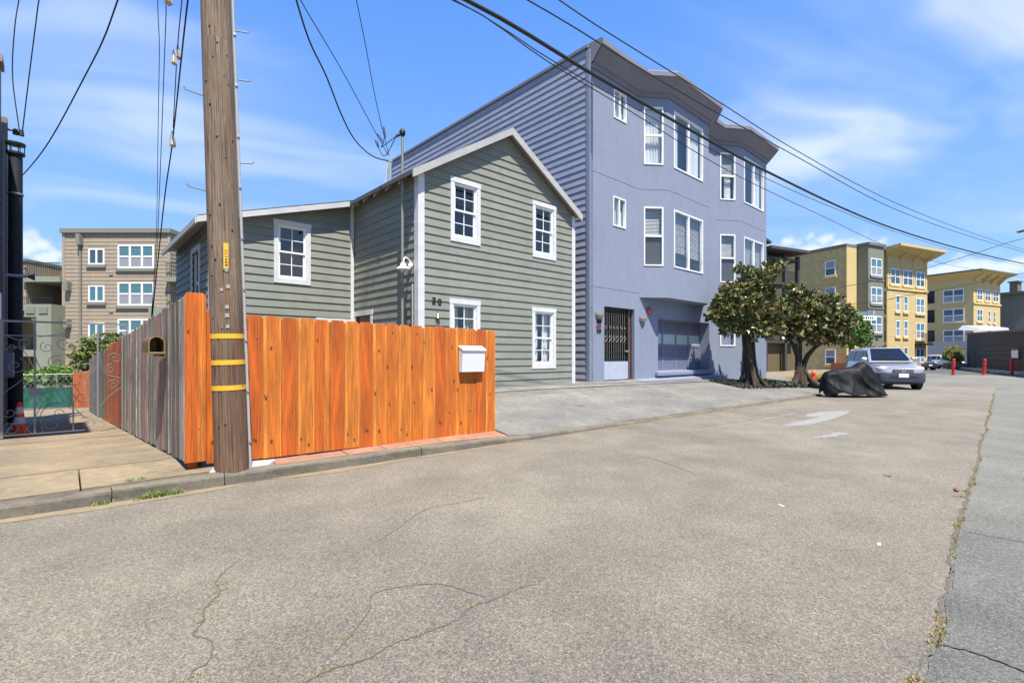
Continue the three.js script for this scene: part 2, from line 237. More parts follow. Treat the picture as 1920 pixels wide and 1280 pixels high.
{ // kerb: separate cast stones
  const k = part('kerb', scene); k.userData = { kind: 'structure', label: 'grey concrete kerb along the street', category: 'kerb' };
  let x = -14; while (x < 21.5) {
    const L = x < -0.5 ? 2.4 : x < 0.4 ? 1.27 : x < 1.4 ? 1.02 : rr(2.2, 3.1), x1 = x + L - 0.012, c = [];
    for (const [xx] of [[x], [x1]]) c.push([xx, kerbB(xx), kerbY(xx)]);
    const f = ([xx, b, y], pr) => pr.map(([db, dy]) => [xx, y + dy, -(b + db)]);
    const pr = [[0, -0.25], [0.0, -0.035], [0.012, -0.012], [0.035, 0], [0.16, 0.002], [0.16, -0.25]], A = f(c[0], pr), B = f(c[1], pr), q = [];
    for (let i = 0; i < pr.length - 1; i++) q.push([A[i], B[i], B[i + 1], A[i + 1]]);
    q.push([A[0], A[1], A[4], A[5]], [A[1], A[2], A[3], A[4]], [B[0], B[1], B[4], B[5]], [B[1], B[2], B[3], B[4]]);
    const s = mesh('kerb_stone', quads(q), M.kerb, k); s.position.y = rr(-0.006, 0.006); s.position.z = rr(-0.008, 0.008); x += L;
  }
}
{ // left pavement and driveway: cast slabs with open joints
  const drv = part('driveway', scene); drv.userData = { kind: 'structure', label: 'worn concrete driveway of cast slabs beside the weathered fence', category: 'driveway' };
  const slab = (x0, x1, b0, b1, y) => { const g = 0.008, Y = (x, b) => y(x, b), c = [[x0 + g, -0.2 + Y(x0, b0), -b0 - g], [x1 - g, -0.2 + Y(x1, b0), -b0 - g], [x1 - g, -0.2 + Y(x1, b1), -b1 + g], [x0 + g, -0.2 + Y(x0, b1), -b1 + g]]; const m = mesh('concrete_slab', hexa([...c, ...c.map(([X, yy, Z]) => [X, yy + 0.2, Z])]), M.conc, drv); return m; };
  const yA = (x, b) => mix(kerbY(x) + 0.004, driveY(6.9) + 0.005, clamp((b - 6.68) / 0.8)) - (b > 6.9 ? 0.047 * (b - 6.9) : 0);
  for (const [x0, x1] of [[-14, -9], [-9, -5.2], [-5.2, -2.4], [-2.4, 0.16], [0.16, 1.46]]) slab(x0, x1, 6.73, 7.52, yA);
  const joints = [7.52, 9.0, 10.5, 12.0, 13.6, 15.4, 17.4, 19.8, 22.4, 26, 30];
  for (let i = 0; i < joints.length - 1; i++) for (const [x0, x1] of [[-3.2, 1.14]]) slab(x0, x1, joints[i], joints[i + 1], (x, b) => yA(x, b) + (i % 3 ? 0 : 0.006));
  const strip = part('paver_strip', scene); strip.userData = { kind: 'structure', label: 'pink paving slabs between the orange fence and kerb', category: 'pavement' };
  let x = 1.46; while (x < 5.85) { const L = Math.min(rr(0.42, 0.8), 5.9 - x), k = rr(-0.006, 0.006), b0 = kerbB(x) + 0.165, b1 = kerbB(x + L) + 0.165, y0 = kerbY(x), y1 = kerbY(x + L); const c = [[x, -0.1, -b0], [x + L - 0.01, -0.1, -b1], [x + L - 0.01, -0.1, -7.05], [x, -0.1, -7.05]]; mesh('paving_slab', hexa([...c, [x, y0 + k, -b0], [x + L - 0.01, y1 + k, -b1], [x + L - 0.01, 0.172 + k, -7.05], [x, 0.172 + k, -7.05]]), M.pink, strip); x += L; }
  ground('courtyard', sheet(4, 4, (s, t) => [mix(1.1, 6.2, s), 0.15 + 0.1 * t, mix(7.04, 13.4, t)]), M.conc, 'concrete yard behind the orange fence', 'ground');
}
const streak = (x, b) => { const n = fbm(x * 0.35, b * 1.6 + 3, 0, 501, 5), m = fbm(x * 1.5, b * 1.5, 0, 511, 4), k = 1.06 + (n - 0.5) * 0.42 + (m - 0.5) * 0.16; return [k, k, k * (1 - (n - 0.5) * 0.06)]; };
ground('forecourt', sheet(160, 40, (s, t) => { const x = mix(5.9, 27, s), k = kerbB(x) + 0.158, b = mix(k, 11.6, t); return [x, courtY(x, Math.min(b, 10)) + 0.002, b]; }, streak), M.court, 'sloping pale concrete forecourt before the garage', 'driveway');
ground('far_pavement', sheet(4, 4, (s, t) => [mix(27.0, 60, s), mix(0.3, 0.16, s), mix(9.2, 16, t)]), M.conc, 'pale pavement before the yellow brick building', 'pavement');
{ // grass verge beyond the trees
  const n = 9000, g = new THREE.BufferGeometry(); g.setAttribute('position', new THREE.Float32BufferAttribute([-0.012, 0, 0, 0.012, 0, 0, 0.005, 1, 0.1], 3)); g.computeVertexNormals();
  const im = new THREE.InstancedMesh(g, std(0xffffff, 0.9), n), o = new THREE.Object3D(), c = new THREE.Color();
  for (let i = 0; i < n; i++) { const x = rr(28.5, 41), b = 9.0 + rr(0, 1.1) + (x - 28) * 0.03; o.position.set(x, 0.17, -b); o.scale.set(1.6, rr(0.10, 0.24), 1); o.rotation.set(rr(-0.5, 0.5), rr(0, 6.3), 0); o.updateMatrix(); im.setMatrixAt(i, o.matrix); const k = rnd(); im.setColorAt(i, c.setRGB(mix(0.40, 0.24, k), mix(0.33, 0.30, k), 0.05)); }
  im.name = 'dry_grass'; scene.add(im); tag(im, 'strip of yellow-green dry grass behind the street trees', 'grass', null, 'stuff');
}
// ---------------------------------------------------------------- road markings, cracks and litter
function ribbon(pts, w, y, jag = 0.3, s = 1) { // ragged strip along points [x, b]
  const cv = new THREE.CatmullRomCurve3(pts.map(([x, b]) => P(x, y, b))), n = pts.length * 14, v = []; let pa, pb;
  for (let i = 0; i <= n; i++) { const t = i / n, p = cv.getPoint(t), d = cv.getTangent(t), nx = -d.z, nz = d.x, k = w * (0.55 + 0.9 * fbm(i * 0.45, s, 0, 7 + s, 3)) * Math.min(1, 6 * Math.min(t, 1 - t) + 0.12), j = (fbm(i * 0.5, s + 3, 0, 9, 2) - 0.5) * jag * w * 6 + (hash(i, s, 5) - 0.5) * jag * w * 1.6; const a = [p.x + nx * (k + j), y, p.z + nz * (k + j)], b = [p.x - nx * (k - j), y, p.z - nz * (k - j)]; if (pa) v.push([pa, a, b, pb]); pa = a; pb = b; }
  return quads(v);
}
M.paint = std(lin(0.345, 0.335, 0.305), 0.85, { map: T.lap, bumpMap: T.grit, bumpScale: 0.003 }); M.crack = std(lin(0.115, 0.10, 0.08), 0.95);
function paintShape(pts, y) { const g = new THREE.ShapeGeometry(poly(pts)); g.rotateX(-Math.PI / 2).translate(0, y, 0); return metricUV(g); }   // shape (x, b) lies flat
tag(mesh(numbered('painted_arrow'), merge([paintShape([[11.6, 4.03], [12.3, 3.99], [13.9, 3.93], [13.7, 4.18], [14.2, 4.34], [15.3, 4.30], [16.1, 3.80], [14.9, 3.66], [13.2, 3.58], [12.1, 3.66], [11.5, 3.84]], 0.0045)]), M.paint, scene), 'worn grey-white arrow painted on the street', 'road marking').userData.kind = 'structure';
tag(mesh(numbered('painted_line'), merge([ribbon([[9.2, 4.95], [11, 4.72], [13.2, 4.66], [14.6, 4.62]], 0.03, 0.0046, 0.1, 5)]), M.paint, scene), 'thin faded white paint streak beside the arrow', 'road marking').userData.kind = 'structure';
tag(mesh(numbered('paint_patch'), merge([ribbon([[10.2, 3.0], [10.8, 2.86], [11.4, 2.80]], 0.10, 0.0046, 0.1, 8)]), M.paint, scene), 'small white paint patch in mid street', 'road marking').userData.kind = 'structure';
const crackMesh = (label, list) => { const m = mesh(numbered('pavement_crack'), merge(list.map(([p, w], i) => ribbon(p, w, 0.0035, 0.5, i + label.length))), M.crack, scene); tag(m, label, 'crack'); m.userData.kind = 'structure'; };
crackMesh('forked crack with dirt across the near middle street', [[[[2.39, 2.3], [2.18, 2.34], [1.97, 2.34], [1.83, 2.36], [1.67, 2.3], [1.44, 2.31], [1.27, 2.33], [1.13, 2.3], [0.96, 2.34], [0.84, 2.33], [0.6, 2.3]], 0.005], [[[1.97, 2.34], [1.93, 2.5], [1.86, 2.72], [1.7, 2.85], [1.46, 2.9], [1.35, 2.73], [1.12, 2.53], [1.01, 2.44]], 0.004]]);
crackMesh('zigzag crack at the lower left of the street', [[[[1.0, 4.1], [0.87, 3.93], [0.77, 3.78], [0.75, 3.57], [0.64, 3.42], [0.6, 3.25], [0.53, 3.14], [0.59, 3.01], [0.54, 2.81], [0.46, 2.76], [0.46, 2.5]], 0.0045]]);
crackMesh('faint hairline crack before the pink paving', [[[[3.4, 4.1], [3.11, 4.11], [2.66, 4.16], [2.17, 3.86], [1.86, 3.68]], 0.004]]);
crackMesh('faint hairline crack in mid street', [[[[6.0, 3.1], [6.2, 3.5], [6.39, 3.91], [6.4, 4.28]], 0.005]]);
crackMesh('open seam across the patched lane at lower right', [[[[3.36, 0.47], [3.43, 0.30], [3.40, 0.1], [3.3, -0.3], [3.2, -0.9]], 0.008], [[[5.75, 0.56], [5.76, 0.18], [5.7, -0.5]], 0.006]]);
crackMesh('dark dirt seam along the right street edge', [[[...Array(60).keys()].map(i => [1.5 + i * 0.5, edgeB(1.5 + i * 0.5) - 0.004]), 0.012]]);
// weeds and moss rooted in the seams
function tufts(name, label, n, place, len, cols, wide = 0.004) {
  const g = new THREE.BufferGeometry(); g.setAttribute('position', new THREE.Float32BufferAttribute([-1, 0, 0, 1, 0, 0, 0.7, 0.55, 0.12, -1, 0, 0, 0.7, 0.55, 0.12, -0.7, 0.55, 0.12, -0.7, 0.55, 0.12, 0.7, 0.55, 0.12, 0, 1, 0.42], 3)); g.computeVertexNormals();
  const im = new THREE.InstancedMesh(g, std(0xffffff, 0.9), n), o = new THREE.Object3D(), c = new THREE.Color();
  for (let i = 0; i < n; i++) { const [x, y, b, k = 1] = place(i / n, i); o.position.set(x, y, -b); const l = rr(0.4, 1) * len * k; o.scale.set(wide * rr(0.7, 1.3), l, l); o.rotation.set(rr(-0.5, 0.5), rr(0, 6.3), rr(-0.5, 0.5)); o.updateMatrix(); im.setMatrixAt(i, o.matrix); const q = cols[Math.floor(rnd() * cols.length)]; im.setColorAt(i, c.setRGB(...q.map(v => v * rr(0.8, 1.2)))); }
  im.name = numbered(name); im.castShadow = true; scene.add(im); tag(im, label, 'weeds', null, 'stuff'); return im;
}
const dry = [[0.34, 0.24, 0.10], [0.42, 0.32, 0.16], [0.28, 0.20, 0.09], [0.30, 0.29, 0.08]];
const clumps = [...Array(90).keys()].map(i => { const x = 2.2 + 26 * Math.pow(hash(i, 3, 5), 1.7); return [x, hash(i, 7, 9)]; });
tufts('dry_weeds', 'dry brown weeds and moss in the right street seam', 9000, t => { const q = clumps[Math.floor(rnd() * clumps.length)], x = q[0] + (rnd() + rnd() - 1) * 0.16; return [x, -0.004, edgeB(x) - 0.004 + (rnd() - 0.5) * 0.045 * (0.4 + q[1]), 0.4 + q[1]]; }, 0.024, dry, 0.0035);
const seams = [[2.18, 2.34], [1.83, 2.36], [1.44, 2.31], [0.96, 2.34], [0.84, 2.33], [0.80, 3.7], [0.76, 3.6], [0.66, 3.43], [0.6, 3.26], [0.46, 2.72], [1.15, 2.55], [1.7, 2.84]];
tufts('crack_moss', 'tiny moss and straw bits lodged in the near cracks', 900, () => { const q = seams[Math.floor(rnd() * seams.length)], u = (rnd() + rnd() - 1); return [q[0] + u * 0.09, 0.003, q[1] + (rnd() + rnd() - 1) * 0.012 + u * 0.02]; }, 0.008, [...dry, [0.22, 0.26, 0.06]], 0.003);
const grass = [[0.13, 0.24, 0.035], [0.20, 0.30, 0.06], [0.10, 0.18, 0.03], [0.32, 0.30, 0.12]];
tufts('grass_tuft', 'green grass tuft growing at the foot of the kerb', 420, () => { const u = rnd() + rnd() - 1; return [0.79 + u * 0.26, 0.0, kerbB(0.8) - 0.015 - 0.05 * rnd(), 1 - Math.abs(u) * 0.6]; }, 0.105, grass, 0.004);
tufts('grass_sprig', 'thin grass sprig on the kerb edge left of the tuft', 90, () => [0.30 + (rnd() + rnd() - 1) * 0.10, 0.0, kerbB(0.3) - 0.012 - 0.03 * rnd()], 0.06, grass, 0.003);
tufts('grass_shoot', 'few grass shoots in the pavement slab joint', 60, () => [0.62 + (rnd() - 0.5) * 0.18, 0.145, 6.75 + 0.05 * rnd()], 0.05, grass, 0.003);
// litter
const leafG = new THREE.PlaneGeometry(0.13, 0.03, 4, 1); { const p = leafG.attributes.position; for (let i = 0; i < p.count; i++) p.setZ(i, 0.012 * Math.sin(i * 1.7) + 0.012); leafG.rotateX(-Math.PI / 2); leafG.computeVertexNormals(); }
for (const [x, b, a, k, l] of [[7.4, 0.75, 0.3, 1.1, 'curled brown leaf by the right street seam'], [7.66, 1.42, 1.2, 0.8, 'small brown leaf on the street short of the seam'], [7.1, 0.70, 2, 0.8, 'brown leaf scrap near the seam weeds']]) { const m = single('dry_leaf', leafG, std(lin(0.22, 0.09, 0.03), 0.8), l, 'leaf', 'dry leaves on the street'); m.position.set(x, 0.003, -b); m.rotation.y = a; m.scale.setScalar(k); }
const scrapG = new THREE.PlaneGeometry(0.07, 0.022).rotateX(-Math.PI / 2).translate(0, 0.003, 0);
for (const [x, b, a, l] of [[4.83, 0.95, 0.2, 'white paper scrap lying on the near street'], [5.36, 1.86, 1, 'tiny white scrap in mid street']]) { const m = single('paper_scrap', scrapG, M.vinyl, l, 'litter', 'paper scraps on the street'); m.position.set(x, 0.003, -b); m.rotation.y = a; }
// ---------------------------------------------------------------- fences
const boardGeo = (w, h, d = 0.019, ear = 0.035) => { const g = extr([[0, 0], [w, 0], [w, h - ear], [w - ear, h], [ear, h], [0, h - ear]].map(([x, y]) => [x + (x ? -0.003 : 0.003), y]), d - 0.006, 0.003).translate(0, 0, 0.003); const p = g.attributes.position, uv = g.attributes.uv; for (let i = 0; i < p.count; i++) uv.setXY(i, p.getX(i) + p.getZ(i), p.getY(i)); return g; };
{
  const f = thing('plank_fence', 'bright orange cedar plank fence with dog-eared tops facing the street', 'fence', [1.08, 0.16, 6.9]);
  const gA = boardGeo(0.2162, 1.835), gB = boardGeo(0.2162, 1.828); let lastM = -1;
  for (let i = 0; i < 19; i++) { const x = 0.645 + i * 0.2178; let k; do k = Math.floor(rnd() * 28); while (k >> 2 === lastM >> 2); lastM = k; const b = mesh('plank', i % 2 ? gA : gB, M.fence[k], f); b.position.set(x, 0.028 - 0.0028 * i + rr(-0.005, 0.005), rr(-0.004, 0.004)); b.rotation.z = rr(-0.003, 0.003); b.rotation.y = rr(-0.01, 0.01); }
  { const nl = []; for (let i = 0; i < 19; i++) for (const y of [0.36, 1.02, 1.60]) for (const dx of [0.05, 0.16]) nl.push(new THREE.SphereGeometry(0.0036, 5, 4).translate(0.645 + i * 0.2178 + dx + rr(-0.01, 0.01), y + rr(-0.015, 0.015), 0.021)); const n = mesh('nail_heads', merge(nl), std(lin(0.10, 0.07, 0.05), 0.6), f); n.userData.kind = 'stuff'; }
  const tall = mesh('plank', boardGeo(0.222, 2.0, 0.022), M.fence[20], f); tall.position.set(0.0, 0.09, 0.012); tall.userData.label = 'tall reddish corner plank';
  const nx = mesh('plank', boardGeo(0.20, 1.86), M.fence[0], f); nx.position.set(0.225, 0.05, -0.004);
  for (const y of [0.32, 0.98, 1.55]) mesh('rail', box(0.2, 4.78, y, y + 0.085, -0.045, -0.006), M.fence[16], f);
  for (const x of [0.05, 2.3, 4.68]) mesh('post', box(x, x + 0.09, -0.05, 1.7, -0.137, -0.047), M.fence[8], f);
}
{
  const f = thing('weathered_fence', 'long weathered grey plank fence running back along the driveway', 'fence', [1.08, 0.26, 6.915], Math.PI / 2 + 0.014);
  // local x runs away from the street, z faces the fenced yard's far side; boards face the driveway (-z)
  const gs = [0.20, 0.235, 0.255].map(w => boardGeo(w - 0.006, 1.94, 0.019, 0.02)); let x = 0.0, i = 0;
  while (x < 17.6) {
    const k = i % 3 === 0 ? 1 : rnd() < 0.4 ? 0 : 2, w = [0.20, 0.235, 0.255][k];
    let m = M.grey[Math.floor(rnd() * 3)];
    if (i === 1 || i === 2 || i === 4) m = M.grey[3]; if (i === 6 || i === 13 || i === 22) m = M.redgrey; if (i === 9 || i === 15) m = M.grey[1];
    if (x > 6.3 && x < 10.5) m = M.oldorange[i % 2]; else if (x >= 10.5) m = M.browngrey[i % 2];
    const b = mesh('plank', gs[k], m, f); b.position.set(x, -0.047 * x + rr(-0.02, 0.02), rr(-0.006, 0.006)); b.rotation.z = rr(-0.012, 0.012) + (i > 0 && i < 9 ? -0.022 : 0); b.rotation.y = rr(-0.05, 0.05); x += w; i++;
  }
  for (const y of [0.35, 1.5]) { const r = mesh('rail', hexa([[0.05, y, 0.11], [17.4, y - 0.818, 0.11], [17.4, y - 0.818, 0.03], [0.05, y, 0.03], [0.05, y + 0.09, 0.11], [17.4, y - 0.728, 0.11], [17.4, y - 0.728, 0.03], [0.05, y + 0.09, 0.03]]), M.grey[3], f); }
  for (const px of [0.1, 6.2, 12, 17.2]) mesh('post', box(px, px + 0.1, -0.047 * px - 0.1, -0.047 * px + 1.85, 0.115, 0.21), M.grey[3], f);
  const st = mesh('gate_post', box(6.22, 6.29, -0.30, 1.68, -0.035, -0.012), M.greyiron, f);
}
// ---------------------------------------------------------------- letter boxes
{
  const m = thing('rural_mailbox', 'tan metal dome-topped mailbox hanging open on the weathered fence', 'mailbox', [0.945, 1.55, 7.98]);
  const n = 12, arch = []; for (let i = 0; i <= n; i++) { const a = Math.PI * i / n; arch.push([0.086 * Math.cos(a), 0.125 + 0.086 * Math.sin(a)]); }
  const prof = [[-0.086, 0.0], [0.086, 0.0], ...arch], inner = [[-0.08, 0.008], [0.08, 0.008], ...arch.map(([x, y]) => [x * 0.93, 0.125 + (y - 0.125) * 0.93])], mat = std(lin(0.30, 0.20, 0.09), 0.42, { metalness: 0.5, map: T.lap }), s = 1;
  mesh('shell', extr(prof, 0.46, 0, [inner]).translate(0, 0, -0.46), mat, m); mesh('back_plate', new THREE.ShapeGeometry(poly(prof)).translate(0, 0, -0.44), mat, m);
  mesh('lip', extr(prof.map(([x, y]) => [x * 1.05, 0.1 + (y - 0.1) * 1.05]), 0.014, 0, [inner]).translate(0, 0, -0.004), std(lin(0.42, 0.29, 0.12), 0.4, { metalness: 0.5 }), m);
  mesh('door', rbox(-0.088, 0.088, -0.018, -0.004, -0.01, 0.07, 0.005), mat, m);
  mesh('bracket', box(0.03, 0.10, -0.05, -0.02, -0.34, -0.1), M.grey[3], m); m.rotation.y = 0.06;
}
{
  const m = thing('wall_mailbox', 'white sheet metal letter box fixed to the orange fence', 'mailbox', [5.035, 1.235, 6.868]);
  const pm = std(lin(0.66, 0.67, 0.68), 0.4);
  mesh('body', hexa([[0, 0, 0.085], [0.49, 0, 0.085], [0.49, 0, 0.004], [0, 0, 0.004], [0, 0.375, 0.115], [0.49, 0.375, 0.115], [0.49, 0.425, 0.004], [0, 0.425, 0.004]]), pm, m);
  mesh('lid', hexa([[-0.008, 0.365, 0.135], [0.498, 0.365, 0.135], [0.498, 0.432, 0.003], [-0.008, 0.432, 0.003], [-0.008, 0.383, 0.135], [0.498, 0.383, 0.135], [0.498, 0.45, 0.003], [-0.008, 0.45, 0.003]]), M.vinyl, m);
}
// ---------------------------------------------------------------- utility pole
const font = await new FontLoader().loadAsync('fonts/droid/droid_sans_bold.typeface.json');
const text = (t, size, depth = 0.004) => { const g = new TextGeometry(t, { font, size, depth, curveSegments: 4, bevelEnabled: false }); g.computeBoundingBox(); g.translate(-(g.boundingBox.max.x + g.boundingBox.min.x) / 2, -(g.boundingBox.max.y + g.boundingBox.min.y) / 2, 0); return g; };
{
  const p = thing('utility_pole', 'tall weathered wooden utility pole with three yellow bands', 'utility pole', [1.535, 0.06, 6.69]);
  const top = 10.6, lean = new THREE.Vector3(-0.27 / 10.6, 0, -0.245 / 10.6), rad = y => 0.181 - 0.0035 * y;
  const at = (y, ang, r) => [lean.x * y + Math.sin(ang) * r, y, lean.z * y + Math.cos(ang) * r];        // angle from +z (street)
  const g = new THREE.CylinderGeometry(1, 1, top, 40, 60, true).translate(0, top / 2, 0), q = g.attributes.position, uv = g.attributes.uv;
  for (let i = 0; i < q.count; i++) { const y = q.getY(i), a = Math.atan2(q.getX(i), q.getZ(i)), r = rad(y) * (1 + 0.025 * (fbm(Math.cos(a) * 2 + 5, Math.sin(a) * 2 + y * 0.25, 0, 41, 3) - 0.5)) + (y < 0.25 ? 0.01 * (0.25 - y) : 0); q.setXYZ(i, lean.x * y + Math.sin(a) * r, y, lean.z * y + Math.cos(a) * r); uv.setXY(i, uv.getX(i) * 1.2, y); }
  g.computeVertexNormals(); { const cl = []; for (let i = 0; i < q.count; i++) { const y = q.getY(i), n = fbm(q.getX(i) * 9 + 4, y * 1.3 + q.getZ(i) * 9, 0, 77, 4), k = sstep(2.3, 1.2, y + (n - 0.5) * 1.8); cl.push(mix(1, 0.80, k), mix(1, 0.66, k), mix(1, 0.56, k)); } g.setAttribute('color', new THREE.Float32BufferAttribute(cl, 3)); } const shaftM = M.pole.clone(); shaftM.vertexColors = true; mesh('shaft', g, shaftM, p); mesh('top_cap', new THREE.CircleGeometry(rad(top), 24).rotateX(-Math.PI / 2).translate(lean.x * top, top, lean.z * top), M.pole, p);
  for (const y of [1.68, 1.37, 1.07]) { const b = mesh('yellow_band', new THREE.CylinderGeometry(rad(y) + 0.006, rad(y) + 0.006, 0.058, 40, 1, true).rotateZ(0.03).translate(lean.x * y, y, lean.z * y), M.yellow, p); mesh('band_clip', box(-0.008, 0.008, -0.03, 0.03, -0.003, 0.003).rotateY(-0.75).translate(...at(y, -0.75, rad(y) + 0.009)), M.yellow, b); }
  const face = -0.23;                                                                             // the pole's side turned to the viewer
  const tagM = mesh('number_tag', rbox(-0.026, 0.026, -0.15, 0.15, -0.003, 0.003, 0.003).rotateY(face).translate(...at(2.62, face + 0.10, rad(2.6) + 0.006)), M.yellow, p);
  '10057480'.split('').forEach((c, i) => mesh('numeral', text(c, 0.028, 0.002).rotateZ(-Math.PI / 2).rotateY(face).translate(...at(2.745 - i * 0.033, face + 0.10, rad(2.6) + 0.0085)), M.black, tagM));
  mesh('tag_base', box(-0.018, 0.018, -0.02, 0.02, -0.002, 0.004).rotateY(face).translate(...at(2.455, face + 0.1, rad(2.4) + 0.004)), M.steel, p);
  for (const [y, a, s] of [[2.26, 0.16, 1], [2.02, 0.06, 1], [1.92, 0.05, 1.05], [1.79, 0.06, 0.9], [2.22, -0.22, 0.8]]) mesh('metal_tag', rbox(-0.021 * s, 0.021 * s, -0.022 * s, 0.022 * s, -0.002, 0.004, 0.002).rotateY(face + a).translate(...at(y, face + a, rad(y) + 0.004)), std(lin(0.46, 0.43, 0.39), 0.6, { map: T.lap }), p);
  // plastic riser pipe with straps on the side away from the corner, step irons, bolts
  const ra = face + 1.5, pts = []; for (let y = 0.02; y <= top - 0.5; y += 0.9) pts.push(at(y, ra, rad(y) + 0.020)); mesh('riser_pipe', tube(pts, 0.017, 60, 8), std(lin(0.36, 0.35, 0.33), 0.6), p);
  for (let y = 0.4; y < 9.5; y += 0.62) mesh('strap', box(-0.03, 0.03, -0.012, 0.012, -0.004, 0.022).rotateY(ra).translate(...at(y, ra, rad(y) + 0.018)), M.steel, p);
  const le = face - 1.5, ri = face + 1.62;
  for (const [y, a] of [[3.40, le], [4.53, le], [5.68, le], [6.8, le], [3.80, ri], [4.82, ri], [5.42, ri], [6.1, ri]]) { const A = at(y, a, rad(y) - 0.02), B = at(y + 0.028, a, rad(y) + 0.17), C = at(y + 0.055, a, rad(y) + 0.185); mesh('step_iron', merge([bar(A, B, 0.008), bar(B, C, 0.008)]), M.greyiron, p); }
  for (let i = 0; i < 26; i++) { const y = rr(0.6, 5.8), a = face + rr(-1.2, 1.2); mesh('bolt', new THREE.SphereGeometry(rr(0.007, 0.014), 6, 4).translate(...at(y, a, rad(y) + 0.002)), rnd() < 0.5 ? M.black : M.pole, p); }
  mesh('mortar_patch', hexa([[-0.25, 0.0, 0.045], [0.42, 0.0, 0.045], [0.55, 0.0, -0.12], [-0.12, 0.0, -0.16], [-0.25, 0.09, 0.045], [0.40, 0.086, 0.045], [0.53, 0.115, -0.12], [-0.12, 0.135, -0.16]]), std(lin(0.40, 0.38, 0.33), 0.9, { bumpMap: T.noise, bumpScale: 0.006 }), p);
}
// ---------------------------------------------------------------- overhead lines (points: x, height, back)
{
  const pole = y => [1.535 - 0.0255 * y, y, 6.64 + 0.023 * y];
  const wire = (label, r, pts, n = 60) => single('overhead_wire', tube(pts.map(([x, y, b]) => P(x, y, b)), r, n, 6), M.cable, label, 'wire', 'overhead wires');
  wire('thickest black cable bundle crossing above the blue-grey building', 0.036, [pole(7.05), [4.74, 7.12, 6.27], [7.93, 7.2, 6.31], [11.01, 7.17, 6.2], [16.09, 7.14, 5.94], [28.03, 7.36, 5.05], [52.47, 8.33, 1.61], [82.42, 9.8, -4.51]], 120);
  wire('thin wire just below the thick cable bundle', 0.01, [pole(6.75), [4.39, 6.87, 6.12], [6.5, 6.9, 6.2], [8.66, 6.94, 6.24], [13.22, 7.02, 6.19], [16.36, 7.01, 6.04], [29.31, 7.36, 5.06], [45.9, 7.96, 2.89], [85.16, 9.5, -4.65]], 120);
  wire('lowest thin wire crossing the blue-grey facade', 0.01, [pole(6.62), [4.29, 6.75, 5.98], [6.38, 6.73, 6.08], [8.8, 6.73, 6.12], [12.96, 6.6, 6.08], [16.76, 6.58, 5.92], [20.77, 6.66, 5.79], [27.73, 6.6, 5.33], [37.58, 6.93, 4.58], [62.47, 8.42, 1.91]], 120);
  wire('upper wire passing over the cornice, higher of the pair', 0.013, [pole(8.35), [7.17, 8.41, 6.49], [7.78, 8.36, 6.44], [10.98, 8.25, 6.14], [12.87, 8.21, 5.99], [17.16, 8.18, 5.72], [27.88, 8.36, 4.8], [48.36, 8.92, 1.76], [75.38, 9.6, -4.12]], 120);
  wire('upper wire passing over the cornice, lower of the pair', 0.014, [pole(7.95), [6.33, 8.02, 6.52], [7.31, 8.04, 6.47], [9.66, 7.98, 6.31], [12.79, 7.94, 6.05], [17.16, 7.98, 5.72], [27.88, 8.07, 4.8], [49.76, 8.79, 1.52], [75.38, 9.35, -4.12]], 120);
  wire('wire slanting down across the yellow building top storey', 0.022, [[80, 17, -8], [65.98, 12.98, -0.61], [59.31, 11.11, 2.76], [55.46, 9.82, 4.92], [49.82, 7.94, 8.71], [44.61, 6.78, 12.11], [38, 5.9, 15.2]]);
  wire('wire slanting across the yellow building middle storey', 0.022, [[82, 13, -7], [68.98, 10.0, -0.64], [64.62, 9.04, 1.98], [60.6, 8.16, 4.29], [55.37, 7.04, 7.71], [51.28, 6.19, 10.09], [47.19, 5.68, 12.46], [38.2, 4.9, 16.2]]);
  wire('leftmost short wire dropping to the neighbour roof bracket', 0.014, [[-0.4, 15, 18], [-0.85, 11.55, 19.73], [-0.92, 10.97, 19.79], [-1.0, 9.6, 20.2], [-0.86, 8.02, 20.25]], 30);
  wire('second short wire dropping to the neighbour roof bracket', 0.014, [[0.1, 13.5, 17], [-0.4, 10.83, 17.96], [-0.46, 10.43, 18.29], [-0.61, 9.47, 19.24], [-0.80, 8.02, 20.25]], 30);
  wire('sagging service wire from the pole to the left neighbour', 0.014, [pole(8.9), [0.78, 7.96, 11.47], [0.65, 7.79, 12.67], [0.42, 7.63, 14.24], [-0.26, 6.82, 17.29], [-0.9, 6.43, 19.77], [-1.17, 6.39, 20.83]], 40);
  wire('leftmost straight guy wire behind the pole', 0.005, [pole(7.4), [1.0, 6.66, 8.03], [1.13, 6.14, 9.25], [1.29, 5.45, 10.73], [1.51, 4.0, 12.84], [1.64, 2.0, 15]], 40);
  wire('second straight guy wire behind the pole', 0.006, [pole(7.3), [1.07, 6.66, 7.95], [1.14, 6.38, 8.7], [1.4, 5.11, 11.32], [1.56, 3.68, 13.2], [1.66, 2.0, 15.2]], 40);
  wire('thick guy wire with insulators running down behind the fence', 0.011, [pole(7.0), [1.27, 6.5, 7.51], [1.3, 6.38, 8.02], [1.5, 5.55, 10.54], [1.52, 5.32, 10.93], [1.56, 4.78, 11.98], [1.62, 3.72, 13.42], [1.68, 2.39, 14.99], [1.74, 0.3, 17]], 60);
  wire('short guy wire beside the thick one', 0.007, [pole(6.9), [1.19, 6.5, 7.57], [1.24, 6.38, 8.08], [1.32, 6.2, 8.95], [1.49, 5.55, 10.56]], 30);
  wire('thick drooping service cable to the green house', 0.014, [pole(7.7), [2.45, 7.13, 7.51], [2.68, 6.95, 7.84], [3.05, 6.72, 8.32], [3.57, 6.6, 8.93], [4.2, 6.37, 9.71], [4.84, 6.3, 10.48], [5.7, 6.41, 11.31], [6.33, 6.57, 11.69]], 60);
